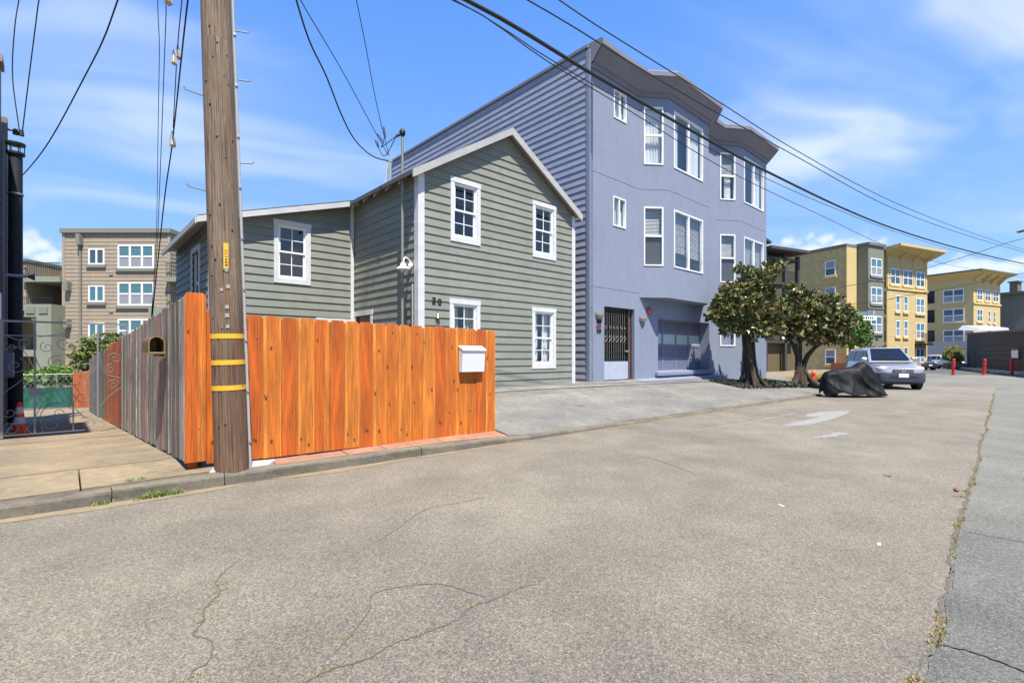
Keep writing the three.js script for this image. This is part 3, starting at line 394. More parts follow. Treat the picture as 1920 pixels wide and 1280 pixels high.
  wire('middle service wire to the green house roof bracket', 0.008, [pole(7.4), [2.46, 7.29, 7.77], [2.87, 7.24, 8.21], [4.03, 7.05, 9.32], [5.42, 6.83, 10.76], [6.31, 6.74, 11.71]], 40);
  wire('steepest service wire to the green house roof bracket', 0.008, [pole(8.1), [3.42, 7.93, 7.71], [3.89, 7.81, 8.36], [4.46, 7.69, 9.2], [5.33, 7.3, 10.44], [6.33, 6.71, 11.69]], 40);
  const ins = (x, y, b, s, label) => { const o = thing('guy_insulator', label, 'insulator', [x, y, b], 0.6, 'strain insulators on the guy wires'); mesh('porcelain', rbox(-0.035 * s, 0.035 * s, -0.07 * s, 0.07 * s, -0.03 * s, 0.03 * s, 0.012 * s), std(lin(0.36, 0.33, 0.29), 0.4), o); mesh('wire_loop', merge([bar([-0.03 * s, 0.05 * s, 0], [0, 0.2 * s, 0], 0.005), bar([0.03 * s, 0.05 * s, 0], [0, 0.2 * s, 0], 0.005)]), M.cable, o); o.rotation.x = -0.3; };
  ins(1.515, 5.38, 10.8, 1.25, 'lowest clay insulator on the guy wire'); ins(1.35, 6.14, 9.1, 1.0, 'right clay insulator of the close pair on the guy wires'); ins(1.28, 5.98, 9.0, 1.0, 'left clay insulator of the close pair on the guy wires'); ins(1.10, 6.40, 8.2, 1.25, 'topmost clay insulator on the guy wires');
}
// ---------------------------------------------------------------- wrought iron driveway gate, cone
{
  const gt = thing('iron_gate', 'grey wrought iron scroll gate across the left driveway', 'gate', [-0.80, -0.04, 13.3]);
  const w = 1.86, h = 2.2, fr = [];
  const scroll = (cx, cy, r, a0, turns, dir, z = 0) => { const p = []; for (let i = 0; i <= 26; i++) { const t = i / 26, a = a0 + dir * t * turns * 2 * Math.PI, q = r * (1 - t * 0.86); p.push([cx + q * Math.cos(a), cy + q * Math.sin(a), z]); } return tube(p, 0.006, 40, 5); };
  const sweep = pts => tube(pts.map(([x, y]) => [x, y, 0]), 0.0065, 30, 5);
  mesh('top_rail', box(0, w, h - 0.01, h + 0.025, -0.015, 0.015), M.greyiron, gt); mesh('second_rail', box(0, w, h - 0.27, h - 0.255, -0.008, 0.008), M.greyiron, gt);
  mesh('hinge_post', box(-0.03, 0.02, 0, h + 0.03, -0.025, 0.025), M.greyiron, gt); mesh('latch_post', box(1.365, 1.395, 0.30, h - 0.012, -0.014, 0.014), M.greyiron, gt); mesh('end_post', box(w - 0.02, w + 0.01, 0.2, h, -0.015, 0.015), M.greyiron, gt);
  mesh('bottom_rail', box(0, 1.18, 0.04, 0.06, -0.01, 0.01), M.greyiron, gt);
  mesh('mid_bar', box(0.43, 0.46, 0.04, h, -0.012, 0.012), M.greyiron, gt); mesh('drop_bar', box(0.99, 1.015, 0.05, 0.62, -0.012, 0.012), M.greyiron, gt);
  for (const s of [[0.12, 0.16, 0.12, 2.2, 1.4, -1], [0.70, 0.20, 0.15, 0.6, 1.3, 1], [1.22, 0.18, 0.14, 2.4, 1.3, -1], [0.78, 0.42, 0.11, 4.2, 1.3, 1], [0.10, 0.48, 0.11, 2, 1.4, 1], [1.62, 0.95, 0.11, 0.2, 1.6, 1], [1.66, 1.5, 0.12, 3, 1.4, -1], [1.58, 1.28, 0.10, 1, 1.4, 1], [0.12, 1.72, 0.10, 2, 1.3, 1], [0.32, 1.80, 0.11, 5, 1.4, -1], [0.62, 1.72, 0.11, 2, 1.4, 1], [0.86, 1.80, 0.14, 0, 1.3, -1], [1.05, 1.75, 0.10, 3, 1.4, 1], [0.75, 1.42, 0.14, 1, 1.5, 1], [1.0, 1.30, 0.12, 4, 1.5, -1], [0.18, 1.36, 0.16, 1.2, 1.4, -1], [1.2, 1.32, 0.15, 2, 1.4, 1], [0.95, 0.70, 0.12, 3.4, 1.2, 1], [1.14, 0.72, 0.12, 5.9, 1.2, -1]]) mesh('scroll', scroll(...s), M.greyiron, gt);
  for (const s of [[[0.02, 0.85], [0.3, 1.15], [0.36, 1.5], [0.2, 1.72], [0.03, 1.66]], [[0.46, 1.5], [0.6, 1.15], [0.85, 0.95]], [[0.56, 0.05], [0.54, 0.45], [0.75, 0.62], [0.98, 0.5]], [[1.03, 0.5], [1.2, 0.28], [1.37, 0.26], [1.385, 0.5]], [[1.40, 1.6], [1.5, 1.2], [1.84, 1.05]], [[1.42, 0.5], [1.55, 0.7], [1.84, 0.95]], [[0.5, 1.92], [0.9, 1.98], [1.3, 1.9]], [[0.02, 1.95], [0.25, 1.85], [0.43, 1.95]], [[0.03, 0.06], [0.2, 0.30], [0.4, 0.06]], [[1.38, 1.35], [1.1, 1.0], [0.7, 0.85]], [[0.55, 0.62], [0.42, 0.3], [0.3, 0.08]]]) mesh('sweep_bar', sweep(s), M.greyiron, gt);
  for (let i = 0; i < 9; i++) { const x = 0.35 + i * 0.105; mesh('lattice_bar', merge([bar([x, 1.02, 0.006], [x + 0.22, 0.62, 0.006], 0.005, 5)]), M.greyiron, gt); }
  mesh('lock_box', rbox(0.36, 0.55, 0.78, 0.92, -0.03, 0.03, 0.01), M.greyiron, gt);
}
{
  const c = thing('traffic_cone', 'orange traffic cone with two white bands by the gate', 'traffic cone', [-0.60, -0.15, 14.1]);
  mesh('base', rbox(-0.19, 0.19, 0, 0.03, -0.19, 0.19, 0.012), M.orange, c); const R = y => 0.145 - 0.155 * y;
  mesh('cone_body', new THREE.LatheGeometry([[R(0.03), 0.03], [R(0.72), 0.72], [0.02, 0.73]].map(p => new THREE.Vector2(...p)), 28), M.orange, c);
  for (const [a, b] of [[0.30, 0.43], [0.50, 0.63]]) mesh('reflective_band', new THREE.LatheGeometry([[R(a) + 0.003, a], [R(b) + 0.003, b]].map(p => new THREE.Vector2(...p)), 28), std(lin(0.6, 0.6, 0.6), 0.4), c);
}
// ---------------------------------------------------------------- wall, siding and window builders (local x along the wall, y up, z out)
function wallGeo(outline, holes, depth = 0.14) { return metricUV(extr(outline, depth, 0, holes.map(([a, b, c, d]) => rect(a, b, c, d))).translate(0, 0, -depth)); }
function clapboards(wall, name, mats, { x0, x1, y0, y1, exp, holes = [], left, right, thick = 0.034, run = 3.66 }) {
  // left(y), right(y): where the boards end at a height (gables, sheds)
  const Lf = left || (() => x0), Rf = right || (() => x1); let i = 0;
  for (let y = y0; y < y1 - 0.01; y += exp, i++) {
    const yt = Math.min(y + exp + 0.02, y1), segs = [];
    let cuts = holes.filter(h => h[2] < yt && h[3] > y).sort((a, b) => a[0] - b[0]), xl = null;
    const add = (a, b, ya, yb, free) => { if (b - a > 0.01 && yb - ya > 0.008) segs.push([a, b, ya, yb, free]); };
    let cur = -Infinity;
    for (const h of cuts) { add(cur, h[0], y, yt); if (h[2] > y + 0.005) add(h[0], h[1], y, h[2]); if (h[3] < yt - 0.005) add(h[0], h[1], h[3], yt); cur = h[1]; }
    add(cur, Infinity, y, yt);
    const zo = yy => mix(thick, 0.006, (yy - y) / (exp + 0.02)), j = rr(-0.0015, 0.0015);
    const cutAt = [], o0 = hash(i, Math.round(x1 * 10), 77) * run; for (let x = x0 - o0; x < x1; x += run) cutAt.push(x);
    for (const [a, b, ya, yb] of segs.flatMap(([a, b, ya, yb]) => { const out = []; let s = Math.max(a, x0 - 0.5); const e = Math.min(b, x1 + 0.5); for (const c of cutAt) if (c > s + 0.25 && c < e - 0.25) { out.push([s, c - 0.0015, ya, yb]); s = c + 0.0015; } out.push([s === Math.max(a, x0 - 0.5) ? a : s, b, ya, yb]); return out; })) {
      const la = Math.max(a, Lf(ya)), lb = Math.max(a, Lf(yb)), ra = Math.min(b, Rf(ya)), rb = Math.min(b, Rf(yb)); if (ra - la < 0.01) continue;
      const rbb = Math.max(rb, lb);
      mesh(name, hexa([[la, ya, zo(ya) + j], [ra, ya, zo(ya) + j], [ra, ya, 0.001], [la, ya, 0.001], [lb, yb, zo(yb) + j], [rbb, yb, zo(yb) + j], [rbb, yb, 0.001], [lb, yb, 0.001]]), mats[(i * 7 + Math.floor(rnd() * 3)) % mats.length], wall);
    }
  }
}
const room = (x0, x1, y0, y1, z0, d) => { const a = [x0, y0, z0], b = [x1, y0, z0], c = [x1, y1, z0], e = [x0, y1, z0], A = [x0, y0, z0 - d], B = [x1, y0, z0 - d], C = [x1, y1, z0 - d], E = [x0, y1, z0 - d]; return quads([[A, B, C, E], [a, A, E, e], [b, c, C, B], [a, b, B, A], [e, E, C, c]]); };
function pleats(x0, x1, y0, y1, z, amp = 0.025, wl = 0.11) { const n = Math.max(8, Math.round((x1 - x0) / wl * 6)), q = []; const f = i => [mix(x0, x1, i / n), z + amp * Math.sin(i / n * (x1 - x0) / wl * 6.283) + amp * 0.5 * Math.sin(i * 1.31)]; for (let i = 0; i < n; i++) { const [a, za] = f(i), [b, zb] = f(i + 1); q.push([[a, y0, za], [b, y0, zb], [b, y1, zb], [a, y1, za]]); } return quads(q); }
function slats(x0, x1, y0, y1, z, pitch = 0.05) { const l = []; for (let y = y0; y < y1; y += pitch) { const a = [x0, y, z + 0.02], b = [x1, y, z + 0.02], c = [x1, y + pitch * 0.72, z - 0.012], d = [x0, y + pitch * 0.72, z - 0.012]; l.push([a, b, c, d]); } return quads(l); }
// double-hung sash window: outer trim w x h, placed by its lower left corner
function sashWindow(house, x, y, w, h, { turn = 0, ox = 0, oy = 0, oz = 0, curtain = null, side = 0.11, head = 0.12, foot = 0.13, drop = 0 } = {}) {
  const win = part('window', house, ox, oy, oz, turn), X0 = x + side, X1 = x + w - side, Y0 = y + foot, Y1 = y + h - head, ym = (Y0 + Y1) / 2;
  mesh('trim', merge([box(x - 0.012, x + w + 0.012, Y1, y + h, 0.001, 0.052), box(x, X0, Y0, Y1, 0.001, 0.046), box(X1, x + w, Y0, Y1, 0.001, 0.046), box(x, x + w, y, Y0, 0.001, 0.046)]), M.white, win);
  mesh('jamb', merge([box(X0 + 0.001, X0 + 0.022, Y0 + 0.001, Y1 - 0.001, -0.12, 0.02), box(X1 - 0.022, X1 - 0.001, Y0 + 0.001, Y1 - 0.001, -0.12, 0.02), box(X0 + 0.023, X1 - 0.023, Y1 - 0.024, Y1 - 0.001, -0.12, 0.02), box(X0 + 0.023, X1 - 0.023, Y0 + 0.001, Y0 + 0.03, -0.12, 0.028)]), M.vinyl, win);
  for (const [ya, yb, z, up] of [[ym - 0.02, Y1 - 0.025, -0.02, 1], [Y0 + 0.03, ym + 0.02, -0.055, 0]]) {
    const f = 0.036, a = X0 + 0.024, b = X1 - 0.024, xm = (a + b) / 2, yy = (ya + yb) / 2;
    const s = mesh('sash', merge([box(a, a + f, ya, yb, z - 0.015, z + 0.015), box(b - f, b, ya, yb, z - 0.015, z + 0.015), box(a + f, b - f, yb - f, yb, z - 0.014, z + 0.014), box(a + f, b - f, ya, ya + f * 1.2, z - 0.014, z + 0.014), box(xm - 0.009, xm + 0.009, ya + f * 1.2, yb - f, z - 0.010, z + 0.010), box(a + f, xm - 0.009, yy - 0.009, yy + 0.009, z - 0.009, z + 0.009), box(xm + 0.009, b - f, yy - 0.009, yy + 0.009, z - 0.009, z + 0.009)]), M.vinyl, win);
    for (const [p, q, r, t] of [[a + f, xm, ya + f, yy], [xm, b - f, ya + f, yy], [a + f, xm, yy, yb - f], [xm, b - f, yy, yb - f]]) mesh('pane', new THREE.PlaneGeometry(q - p, t - r).translate((p + q) / 2, (r + t) / 2, z - 0.002), M.glass, win);
  }
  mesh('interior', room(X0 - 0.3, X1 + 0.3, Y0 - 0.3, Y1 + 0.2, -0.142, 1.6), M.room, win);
  if (curtain) { mesh('curtain', pleats(X0 - 0.05, X0 + (X1 - X0) * 0.42, Y0 - 0.1, Y1 + 0.05, -0.22), curtain, win); mesh('curtain', pleats(X1 - (X1 - X0) * 0.30, X1 + 0.05, Y0 - 0.1, Y1 + 0.05, -0.22), curtain, win); }
  return win;
}
// ---------------------------------------------------------------- the green clapboard house
{
  const hs = thing('green_house', 'two-storey sage green clapboard house with white trim behind the orange fence', 'house', [6.18, 0, 10]);
  const EX = 0.197, base = 0.66, slope = 0.612, W0 = 5.49, eave = 5.81, pk = eave + slope * W0 / 2;
  const wins = [[0.88, 4.33, 0.93, 1.58], [3.70, 4.32, 0.97, 1.60], [0.85, 1.35, 0.95, 1.57], [3.68, 1.15, 0.98, 1.75]];
  const hole = ([x, y, w, h]) => [x + 0.11, x + w - 0.11, y + 0.13, y + h - 0.12];
  const front = mesh('front_wall', wallGeo([[0, base - 0.3], [W0, base - 0.3], [W0, eave], [W0 / 2, pk], [0, eave]], wins.map(hole)), M.green[1], hs);
  const lf = y => y < eave ? 0.13 : (y - eave) / slope, rt = y => y < eave ? W0 - 0.10 : W0 - (y - eave) / slope;
  clapboards(front, 'clapboard', M.green, { x0: 0, x1: W0, y0: base, y1: pk - 0.02, exp: EX, holes: wins.map(hole), left: lf, right: rt });
  wins.forEach(([x, y, w, h], i) => sashWindow(hs, x, y, w, h, { curtain: i > 1 ? (i === 2 ? M.tan : M.curtain) : null }));
  mesh('corner_board', box(-0.042, 0.13, base - 0.02, eave - 0.03, 0.001, 0.044), M.white, hs); mesh('corner_board', box(-0.042, -0.001, base - 0.02, eave - 0.03, -0.13, 0.0005), M.white, hs); mesh('corner_board', box(W0 - 0.10, W0 + 0.04, base - 0.02, eave - 0.03, 0.001, 0.044), M.white, hs);
  // side wall facing the yard
  const sd = 3.38, side = mesh('side_wall', wallGeo([[0, 0], [sd, 0], [sd, eave], [0, eave]], [[0.1, 1.05, 0.0, 2.62]]), M.green[1], hs); side.position.set(0, 0, -sd); side.rotation.y = -Math.PI / 2;
  side.geometry.translate(0, 0, 0); clapboards(side, 'clapboard', M.green, { x0: 0.02, x1: sd - 0.13, y0: 0.3, y1: eave - 0.05, exp: EX, holes: [[0.1, 1.05, 0, 2.62]] });
  { const d = part('door', hs, 0, 0, -sd, -Math.PI / 2); mesh('door_trim', merge([box(0.02, 0.12, 0.2, 2.62, 0.001, 0.05), box(1.03, 1.13, 0.2, 2.62, 0.001, 0.05), box(0.0, 1.15, 2.62, 2.75, 0.001, 0.056)]), M.white, d); mesh('door_leaf', box(0.121, 1.029, 0.25, 2.61, -0.08, -0.03), std(lin(0.09, 0.025, 0.02), 0.45), d); for (const x of [0.28, 0.48, 0.68]) mesh('door_light', box(x, x + 0.13, 2.05, 2.33, -0.029, -0.024), M.pane, d); }
  mesh('right_wall', box(W0 - 0.14, W0 - 0.001, 0.3, eave, -8, -0.142), M.green[1], hs); mesh('rear_wall', box(0, W0, 0, eave, -8.14, -8.0), M.green[1], hs); mesh('yard_wall', box(0.001, 0.14, 0, eave, -8, -sd - 0.002), M.green[1], hs);
  // roof: two slabs with rake boards, rafter tails
  const ex = -0.27, yT = 5.75, rg = 7.60, xr = W0 / 2, x2 = W0 + 0.13, y2 = rg - (x2 - xr) * slope;
  mesh('roof', merge([hexa([[ex, yT - 0.05, 0.24], [xr, rg - 0.05, 0.24], [xr, rg - 0.05, -8.3], [ex, yT - 0.05, -8.3], [ex, yT, 0.24], [xr, rg, 0.24], [xr, rg, -8.3], [ex, yT, -8.3]]), hexa([[xr, rg - 0.05, 0.24], [x2, y2 - 0.05, 0.24], [x2, y2 - 0.05, -8.3], [xr, rg - 0.05, -8.3], [xr, rg, 0.24], [x2, y2, 0.24], [x2, y2, -8.3], [xr, rg, -8.3]])]), M.roof, hs);
  mesh('soffit', merge([hexa([[ex + 0.02, yT - 0.085, 0.20], [xr, rg - 0.085, 0.20], [xr, rg - 0.085, -8.2], [ex + 0.02, yT - 0.085, -8.2], [ex + 0.02, yT - 0.052, 0.20], [xr, rg - 0.052, 0.20], [xr, rg - 0.052, -8.2], [ex + 0.02, yT - 0.052, -8.2]]), hexa([[xr, rg - 0.085, 0.20], [x2, y2 - 0.085, 0.20], [x2, y2 - 0.085, -8.2], [xr, rg - 0.085, -8.2], [xr, rg - 0.052, 0.20], [x2, y2 - 0.052, 0.20], [x2, y2 - 0.052, -8.2], [xr, rg - 0.052, -8.2]])]), std(lin(0.24, 0.21, 0.15), 0.85), hs);
  for (const s of [0, 1]) { const a = s ? x2 + 0.02 : ex - 0.02, ya = s ? y2 - 0.012 : yT - 0.012; mesh('rake_board', hexa([[s ? xr : a, (s ? rg : ya) - 0.19, 0.24], [s ? a : xr, (s ? ya : rg) - 0.19, 0.24], [s ? a : xr, (s ? ya : rg) - 0.19, 0.202], [s ? xr : a, (s ? rg : ya) - 0.19, 0.202], [s ? xr : a, (s ? rg : ya) - 0.008, 0.26], [s ? a : xr, (s ? ya : rg) - 0.008, 0.26], [s ? a : xr, (s ? ya : rg) - 0.008, 0.202], [s ? xr : a, (s ? rg : ya) - 0.008, 0.202]]), M.rake, hs); }
  for (let b = 0.5; b < 4; b += 0.62) mesh('rafter_tail', hexa([[ex + 0.04, yT - 0.17, -b], [0.0, yT + 0.07, -b], [0.0, yT + 0.07, -b - 0.05], [ex + 0.04, yT - 0.17, -b - 0.05], [ex + 0.04, yT - 0.075, -b], [0, yT + 0.145, -b], [0, yT + 0.145, -b - 0.05], [ex + 0.04, yT - 0.075, -b - 0.05]]), M.rake, hs);
  mesh('eave_fascia', box(ex - 0.02, ex - 0.001, yT - 0.11, yT - 0.01, -8.2, 0.20), std(lin(0.10, 0.09, 0.08), 0.7), hs);
  // fittings: number, bell, lamp, service mast
  mesh('house_number', text('3', 0.15, 0.02).translate(0.40, 2.83, 0.026), M.black, hs); mesh('house_number', text('0', 0.15, 0.02).translate(0.56, 2.81, 0.026), M.black, hs);
  { const b = part('door_bell', hs, 0.50, 2.42, 0.05); mesh('bell_body', new THREE.LatheGeometry([[0.001, 0.11], [0.03, 0.10], [0.04, 0.05], [0.065, 0.0]].map(p => new THREE.Vector2(...p)), 16), std(lin(0.55, 0.42, 0.18), 0.3, { metalness: 0.8 }), b); mesh('bell_hook', bar([0, 0.1, 0], [0, 0.18, -0.05], 0.008), M.iron, b); mesh('bell_cord', bar([0, 0, 0], [-0.16, -0.45, 0.03], 0.004), M.cable, b); }
  { const l = part('barn_lamp', hs, -0.06, 3.62, -0.28); const wl = M.vinyl; mesh('arm', tube([[0.055, 0.0, -0.02], [-0.02, 0.16, -0.02], [-0.14, 0.19, 0.0], [-0.20, 0.06, 0.02]], 0.018, 20, 8), wl, l); mesh('shade', new THREE.LatheGeometry([[0.025, 0.14], [0.055, 0.12], [0.07, 0.06], [0.15, 0.0], [0.16, -0.015]].map(p => new THREE.Vector2(...p)), 24).translate(-0.20, -0.07, 0.02), wl, l); mesh('mount', new THREE.SphereGeometry(0.07, 14, 10).translate(0.02, 0.02, -0.0), wl, l); }
  mesh('service_mast', bar([-0.17, 2.0, -0.45], [-0.17, 6.72, -0.45], 0.032, 10), std(lin(0.21, 0.22, 0.19), 0.6), hs); mesh('mast_head', merge([new THREE.SphereGeometry(0.075, 12, 8).scale(1, 1.3, 1).translate(-0.17, 6.8, -0.45), bar([-0.17, 6.8, -0.45], [-0.30, 6.70, -0.5], 0.035)]), M.iron, hs);
  mesh('meter_conduit', bar([-0.10, 1.4, -0.45], [-0.10, 2.6, -0.45], 0.05, 10), M.black, hs); mesh('side_conduit', bar([-0.07, 1.3, -0.16], [-0.07, 3.2, -0.16], 0.018, 8), std(lin(0.36, 0.37, 0.33), 0.6), hs);
  mesh('roof_bracket', merge([bar([0.15, 5.95, -1.7], [0.15, 6.62, -1.69], 0.03), bar([0.15, 6.60, -1.7], [-0.1, 5.72, -1.5], 0.014), bar([0.05, 6.58, -1.69], [0.24, 6.58, -1.69], 0.02)]), std(lin(0.33, 0.32, 0.30), 0.6), hs);
  { const a = part('tap_wires', hs, 0, 0, 0); mesh('lead', tube([[-0.30, 6.70, -0.5], [-0.55, 6.45, -0.75], [-0.42, 6.62, -0.95], [-0.28, 6.95, -1.1]], 0.010, 20, 5), M.cable, a); mesh('lead', tube([[-0.30, 6.70, -0.5], [-0.42, 6.30, -0.8], [-0.36, 6.55, -1.2], [-0.30, 6.9, -1.45]], 0.010, 20, 5), M.cable, a); mesh('connector', bar([-0.29, 6.85, -1.05], [-0.30, 7.12, -1.12], 0.020), M.cable, a); mesh('connector', bar([-0.30, 6.72, -1.40], [-0.32, 6.92, -1.52], 0.020), M.cable, a); mesh('connector', bar([-0.34, 6.70, -1.05], [-0.38, 6.98, -1.28], 0.018), M.cable, a); }
  // lean-to wing on the left
  const wx = -3.55, wz = -3.38, top = x => 4.70 + (x - wx) * 0.298, ww = [-2.17, 3.38, 0.92, 1.61], lw = [-1.10, 1.0, 1.08, 1.54];
  const wing = mesh('wing_wall', wallGeo([[wx, -0.2], [-0.001, -0.2], [-0.001, top(0)], [wx, top(wx)]], [hole(ww), hole(lw)]), M.green[1], hs); wing.position.z = wz;
  clapboards(wing, 'clapboard', M.green, { x0: wx, x1: -0.14, y0: 0.2, y1: 5.72, exp: EX, holes: [hole(ww), hole(lw)], left: y => Math.max(wx + 0.10, wx + (y - 4.70) / 0.298), right: () => -0.14 });
  sashWindow(hs, ...ww, { oz: wz }); sashWindow(hs, ...lw, { oz: wz, curtain: M.curtain });
  mesh('corner_board', box(-0.14, -0.045, 0, top(-0.12), wz + 0.001, wz + 0.045), M.white, hs); mesh('corner_board', box(wx - 0.04, wx + 0.10, 0, top(wx) - 0.01, wz + 0.001, wz + 0.044), M.white, hs); mesh('corner_board', box(wx - 0.04, wx - 0.001, 0, top(wx) - 0.01, wz - 0.12, wz), M.white, hs);
  const wl = mesh('wing_side_wall', wallGeo([[0, -0.2], [4.6, -0.2], [4.6, 4.70], [0, 4.70]], [[2.55, 3.4, 2.6, 4.2]]), M.green[1], hs); wl.position.set(wx, 0, wz - 4.6); wl.rotation.y = -Math.PI / 2;
  clapboards(wl, 'clapboard', M.green, { x0: 0, x1: 4.48, y0: 0.2, y1: 4.66, exp: EX, holes: [[2.55, 3.4, 2.6, 4.2]] });
  { const w = part('window', hs, wx, 0, wz - 4.6, -Math.PI / 2); mesh('trim', merge([box(2.43, 2.55, 2.47, 4.33, 0.001, 0.05), box(3.40, 3.52, 2.47, 4.33, 0.001, 0.05), box(2.55, 3.40, 4.20, 4.33, 0.001, 0.052), box(2.55, 3.40, 2.47, 2.6, 0.001, 0.052)]), M.white, w); mesh('sash', merge([box(2.551, 2.60, 2.601, 4.199, -0.06, -0.02), box(3.35, 3.399, 2.601, 4.199, -0.06, -0.02), box(2.60, 3.35, 3.37, 3.43, -0.06, -0.02)]), M.vinyl, w); mesh('pane', new THREE.PlaneGeometry(0.75, 1.6).translate(2.975, 3.4, -0.045), M.glass, w); mesh('interior', room(2.4, 3.6, 2.4, 4.3, -0.142, 1), M.room, w); }
  const rA = [wx - 0.32, top(wx - 0.32) + 0.02], rB = [-0.02, top(-0.02) + 0.03];
  mesh('wing_roof', hexa([[rA[0], rA[1] + 0.02, wz + 0.30], [rB[0], rB[1] + 0.02, wz + 0.30], [rB[0], rB[1] + 0.02, wz - 4.8], [rA[0], rA[1] + 0.02, wz - 4.8], [rA[0], rA[1] + 0.08, wz + 0.30], [rB[0], rB[1] + 0.08, wz + 0.30], [rB[0], rB[1] + 0.08, wz - 4.8], [rA[0], rA[1] + 0.08, wz - 4.8]]), M.roof, hs);
  mesh('wing_soffit', hexa([[rA[0] + 0.02, rA[1] - 0.01, wz + 0.26], [rB[0], rB[1] - 0.01, wz + 0.26], [rB[0], rB[1] - 0.01, wz - 4.7], [rA[0] + 0.02, rA[1] - 0.01, wz - 4.7], [rA[0] + 0.02, rA[1] + 0.018, wz + 0.26], [rB[0], rB[1] + 0.018, wz + 0.26], [rB[0], rB[1] + 0.018, wz - 4.7], [rA[0] + 0.02, rA[1] + 0.018, wz - 4.7]]), M.rake, hs);
  mesh('wing_fascia', hexa([[rA[0] - 0.02, rA[1] - 0.085, wz + 0.305], [rB[0], rB[1] - 0.085, wz + 0.305], [rB[0], rB[1] - 0.085, wz + 0.262], [rA[0] - 0.02, rA[1] - 0.085, wz + 0.262], [rA[0] - 0.02, rA[1] + 0.05, wz + 0.315], [rB[0], rB[1] + 0.05, wz + 0.315], [rB[0], rB[1] + 0.05, wz + 0.262], [rA[0] - 0.02, rA[1] + 0.05, wz + 0.262]]), M.white, hs);
  mesh('wing_gutter', box(rA[0] - 0.05, rA[0] - 0.001, rA[1] - 0.10, rA[1] + 0.03, wz - 4.7, wz + 0.26), M.rake, hs);
}
// ---------------------------------------------------------------- the blue-grey three-storey building
function sweep(plan, prof) { // moulding: plan points [x, b] in order, profile [out, y] closed, mitred
  const out = plan.map((p, i) => { const d = (a, b) => { const v = [b[0] - a[0], b[1] - a[1]], l = Math.hypot(...v); return [v[1] / l, -v[0] / l]; }; const n0 = i ? d(plan[i - 1], p) : null, n1 = i < plan.length - 1 ? d(p, plan[i + 1]) : null; if (!n0) return n1; if (!n1) return n0; const s = [n0[0] + n1[0], n0[1] + n1[1]], k = 2 / (s[0] ** 2 + s[1] ** 2); return [s[0] * k, s[1] * k]; });
  const ring = i => prof.map(([o, y]) => [plan[i][0] + out[i][0] * o, y, -(plan[i][1] + out[i][1] * o)]), q = [];
  for (let i = 0; i < plan.length - 1; i++) { const A = ring(i), B = ring(i + 1); for (let k = 0; k < prof.length; k++) { const l = (k + 1) % prof.length; q.push([A[k], B[k], B[l], A[l]]); } }
  for (const i of [0, plan.length - 1]) { const A = ring(i); for (let k = 1; k < A.length - 1; k++) q.push([A[0], A[k], A[k + 1], A[k + 1]]); }
  return quads(q);
}
